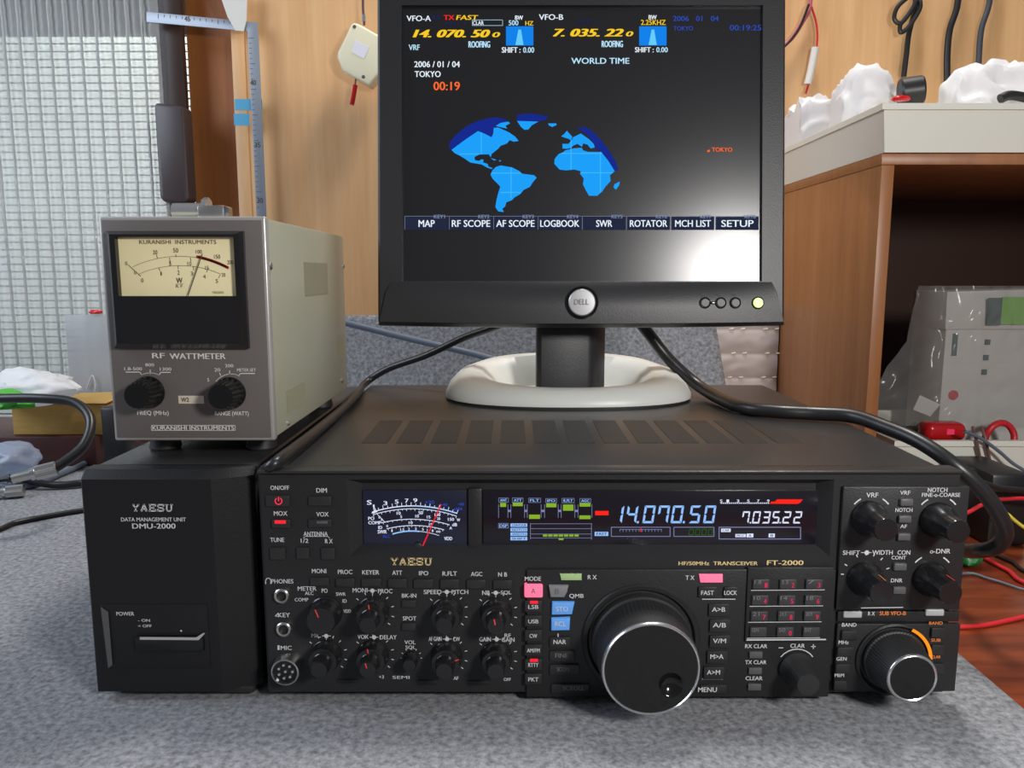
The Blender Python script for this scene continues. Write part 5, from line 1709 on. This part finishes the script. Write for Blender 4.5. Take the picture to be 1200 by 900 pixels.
TZ1 = P(1100, 122, CY0 - .008).z
tray('plastic_tray', CX0 - .006, CX1, CY0 - .010, 1.16, CZ1 + .0005, TZ1, 'large white plastic tray on top of the cabinet')
zi = CZ1 + .003


def bag(px, top, Y, dims, seed, label, amp=.42, freq=1.15):
    x = P(px, top, Y).x
    h = P(px, top, Y).z - zi
    q = MB().crumple((x, Y, 0), (dims[0], dims[1], 1.0), amp, freq, 5, seed, fine=.07)
    lo, hi = min(v.z for v in q.v), max(v.z for v in q.v)
    for v in q.v:
        v.z = zi + .0008 + (v.z - lo) / (hi - lo) * h
        f = 0.010 * max(0, (TZ1 - v.z) / (TZ1 - zi))            # kept off the tray's sloping walls
        v.x = max(v.x, CX0 + .003 + f * .6)
        v.y = min(max(v.y, CY0 + .002 + f), 1.150 - f)
    return tag(q.build('plastic_bag', m_bag, None, 70), label, 'bag', 'white plastic bags in the upper tray')


bag(1024, 79, .93, (.050, .034), 3, 'white plastic bag in the upper tray, beside the black roll')
bag(1156, 71, .90, (.060, .036), 6, 'widest white plastic bag, at the right of the upper tray')
bag(952, 112, 1.07, (.062, .045), 9, 'white plastic bag at the left end of the upper tray by the monitor')
r0 = P(1072, 108, .875)
q = thing('black_roll', (r0.x, .88, zi), 'black roll with a red end lying among the white bags in the tray', 'roll')
MB().lathe((r0.x - .012, .885, P(1070, 108, .88).z), (1, -.25, .1), [(0, 0), (.014, 0), (.0155, .002), (.0155, .022), (.014, .024), (0, .024)], 28).build('roll', m_dark, q)
MB().crumple(P(1056, 116, .865), (.009, .006, .004), .3, 2, 3, 4).build('red_end', m_redplastic, q)
tag(MB().tube([P(1172, 116, .84), P(1182, 112, .84), P(1195, 113, .84), P(1215, 118, .84)], .005, 10).build('black_strap', m_dark, None, 60), 'black strap lying on the tray front at the right edge', 'strap')

# lower tray, in the cabinet opening
lz0 = cz0 + .0105
LT0 = P(1110, 516, .812).z
tray('plastic_tray', P(1050, 520, .812).x, .88, .812, 1.0, lz0, LT0, 'smaller white plastic tray inside the cabinet, under the clear bag')
li_ = lz0 + .003
# carton in clear bag
ct = thing('white_carton', (P(1150, 480, .88).x, .92, li_), 'white carton with a green label inside the clear plastic bag', 'box')
CFm = Frame((0, .88, 0), (1, 0, 0), (0, 0, 1), (0, -1, 0))
xa = P(1104, 420, .88).x
zc0, zc1 = li_ + .001, P(1120, 342, .88).z
zm = P(1120, 385, .88).z
MB().box(xa + .002, .68, .88, .955, zc0, zm, .001).build('carton', m_carton, ct)
lid = MB().hexa([(xa, .878, zm - .001), (.68, .874, zm), (.68, .955, zm), (xa, .955, zm), (xa + .001, .882, zc1), (.68, .878, zc1 + .006), (.68, .955, zc1 + .006), (xa + .001, .955, zc1)], .0008).build('lid', m_carton, ct)
LFm = Frame((0, .8745, 0), (1, 0, 0), (0, 0, 1), (0, -1, 0))
MB().fbox(LFm, 1157, 349, 1173, 381, .0, .0012).build('teal_stripe', m_teal, ct)
MB().fbox(LFm, 1173, 348, 1230, 380, .0, .0012).build('green_label', m_greenprint, ct)
for x, y in ((1157, 401), (1155, 419), (1153, 436)):
    MB().fbox(CFm, x - 3.2, y - 3.2, x + 3.2, y + 3.2, 0, .0008).build('port_square', m_teal, ct)
MB().fbox(CFm, 1115.5, 391, 1121.5, 417, 0, .0008).build('slot', m_teal, ct)
a, b_ = CFm.px(1117, 463)
MB().lathe(CFm.at(a, b_), CFm.n, [(.0058, 0), (.0058, .0008), (0, .0008)], 18).build('red_mark', m_redplastic, ct)
# clear bag around the carton
b = bmesh.new()
bmesh.ops.create_grid(b, x_segments=70, y_segments=60, size=0.5)
bagp = [(1026, 455), (1040, 430), (1063, 402), (1075, 375), (1077, 338), (1095, 332), (1180, 327), (1240, 330)]
for v in b.verts:
    u, t = v.co.x + .5, v.co.y + .5
    yy = 335 + (500 - 335) * (1 - t)
    # left outline as a function of height
    if yy < 340:
        xl = 1078
    elif yy < 400:
        xl = 1076 - (yy - 340) * .18
    elif yy < 455:
        xl = 1065 - (yy - 400) * .71
    else:
        xl = 1026 + (yy - 455) * .05
    px_ = xl + (1235 - xl) * u
    dpt = .862 - .02 * math.sin(math.pi * min(1, u * 1.3))
    d3 = P(px_, yy, dpt)
    nz_ = noise.noise(Vector((d3.x * 22, d3.z * 22, 3))) * .008 + (1 - abs(noise.noise(Vector((d3.x * 38, d3.z * 34, 9)))) * 2) * .005
    v.co = Vector((max(CX0 + .016, d3.x), dpt + nz_, d3.z))
q = MB().bm(b)
bg = tag(q.build('clear_plastic_bag', m_clear, None, 40), 'clear plastic bag wrapped around the white carton in the cabinet', 'bag')
tag(MB().crumple((P(1078, 470, .90).x, .90, li_ + .030), (.020, .026, .034), .4, 2, 4, 21).build('grey_packing', M('packing_grey', rgb(96, 94, 88), .7), None, 30), 'grey packing stuffed in the clear bag left of the carton', 'packing')
tag(MB().hexa([P(1070, 480, .87), P(1078, 463, .87), P(1102, 474, .87), P(1090, 488, .87)] + [P(1070, 480, .868), P(1078, 463, .868), P(1102, 474, .868), P(1090, 488, .868)], 0).build('paper_slip', m_carton), 'small pale paper slip seen through the clear bag', 'paper')
# things on the tray rim
rh = thing('red_case', P(1106, 506, .835), 'red translucent plastic case on the rim of the lower tray', 'case')
c_ = P(1106, 504, .835)
MB().box(c_.x - .023, c_.x + .021, .825, .850, c_.z - .011, c_.z + .009, .007, 4).build('shell', m_redplastic, rh)
MB().box(c_.x - .002, c_.x + .006, .8242, .826, c_.z - .003, c_.z + .003, .0008).build('latch', m_pinkdot, rh)
r1 = P(1172, 509, .84)
MB_ = MB()
pts = [(r1.x + .016 * math.cos(2 * math.pi * k / 24), .84 + .010 * math.sin(2 * math.pi * k / 24) * 0 + .002 * math.sin(4 * math.pi * k / 24), r1.z - .003 + .016 * math.sin(2 * math.pi * k / 24)) for k in range(25)]
MB_.tube(pts, .0036, 10, 1, False, False)
tag(MB_.build('red_ring', m_redwire, None, 60), 'red ring standing in the lower tray at the right', 'ring')
q = MB().crumple((P(1060, 500, .85).x + .006, .86, li_ + .045), (.020, .02, .022), .3, 2, 4, 31)
tag(q.build('black_pouch', m_dark, None, 40), 'black pouch at the left end of the lower tray', 'pouch')
cable('brown_cord', [P(1140, 500, .815), P(1144, 515, .806), P(1148, 535, .808), P(1152, 556, .808)], .0016, M('brown_vinyl', rgb(120, 88, 80), .5), 'left of two brown cords hanging over the tray front', 'cord')
cable('brown_cord', [P(1150, 500, .815), P(1155, 515, .806), P(1159, 535, .808), P(1164, 556, .808)], .0016, bpy.data.materials['brown_vinyl'], 'right of two brown cords hanging over the tray front', 'cord')
cable('grey_wire', [P(1130, 505, .80), P(1150, 514, .800), P(1172, 530, .799), P(1190, 545, .797), P(1230, 568, .79)], .0018, m_greycable, 'grey wire slanting down across the lower tray front', 'wire')

# quilted pad beside the cabinet
qx0, qx1 = P(822, 420, 1.07).x, CX0 - .002
qz1 = P(870, 360, 1.07).z
pad = thing('quilted_pad', ((qx0 + qx1) / 2, 1.08, TZ - .004), 'beige quilted pad standing between curled felt and cabinet', 'pad')
N1, N2 = 60, 110
z0, z1 = TZ - .0035, qz1
vs, fs = [], []
rowh = P(870, 386, 1.07).z - P(870, 414.5, 1.07).z
zr = P(870, 386, 1.07).z
for j in range(N2 + 1):
    z = z0 + (z1 - z0) * j / N2
    for i in range(N1 + 1):
        x = qx0 + (qx1 - qx0) * i / N1
        e = abs(math.sin(math.pi * (z - zr) / rowh)) ** .4
        nn = .3 * noise.noise(Vector((x * 60, 0, z * 80)))
        vs.append((x, 1.072 - .0025 * e * (1 + nn), z))
fs = [(j * (N1 + 1) + i, j * (N1 + 1) + i + 1, (j + 1) * (N1 + 1) + i + 1, (j + 1) * (N1 + 1) + i) for j in range(N2) for i in range(N1)]
n0 = len(vs)
vs += [(qx0, 1.088, z0), (qx1, 1.088, z0), (qx1, 1.088, z1), (qx0, 1.088, z1)]
fs.append((n0 + 1, n0, n0 + 3, n0 + 2))
fs.append(tuple(range(N2 * (N1 + 1), (N2 + 1) * (N1 + 1))) + (n0 + 2, n0 + 3))
fs.append(tuple(j * (N1 + 1) for j in range(N2 + 1))[::-1] + (n0, n0 + 3)[::1])
fs.append(tuple(j * (N1 + 1) + N1 for j in range(N2 + 1)) + (n0 + 2, n0 + 1))
MB().add(vs, fs).build('cover', m_quilt, pad, 60)
stt = MB()
for k in range(-1, 5):
    z = zr - k * rowh
    if z < z0 or z > z1:
        continue
    for i in range(7):
        x = qx0 + .006 + i * (qx1 - qx0 - .012) / 6 + (.004 if k % 2 else 0)
        if i % 3 != 1:
            stt.tube([(x, 1.0708, z), (x + .006, 1.0700, z + .0008)], .0012, 6, 1, False)
stt.build('stitching', m_thread, pad)
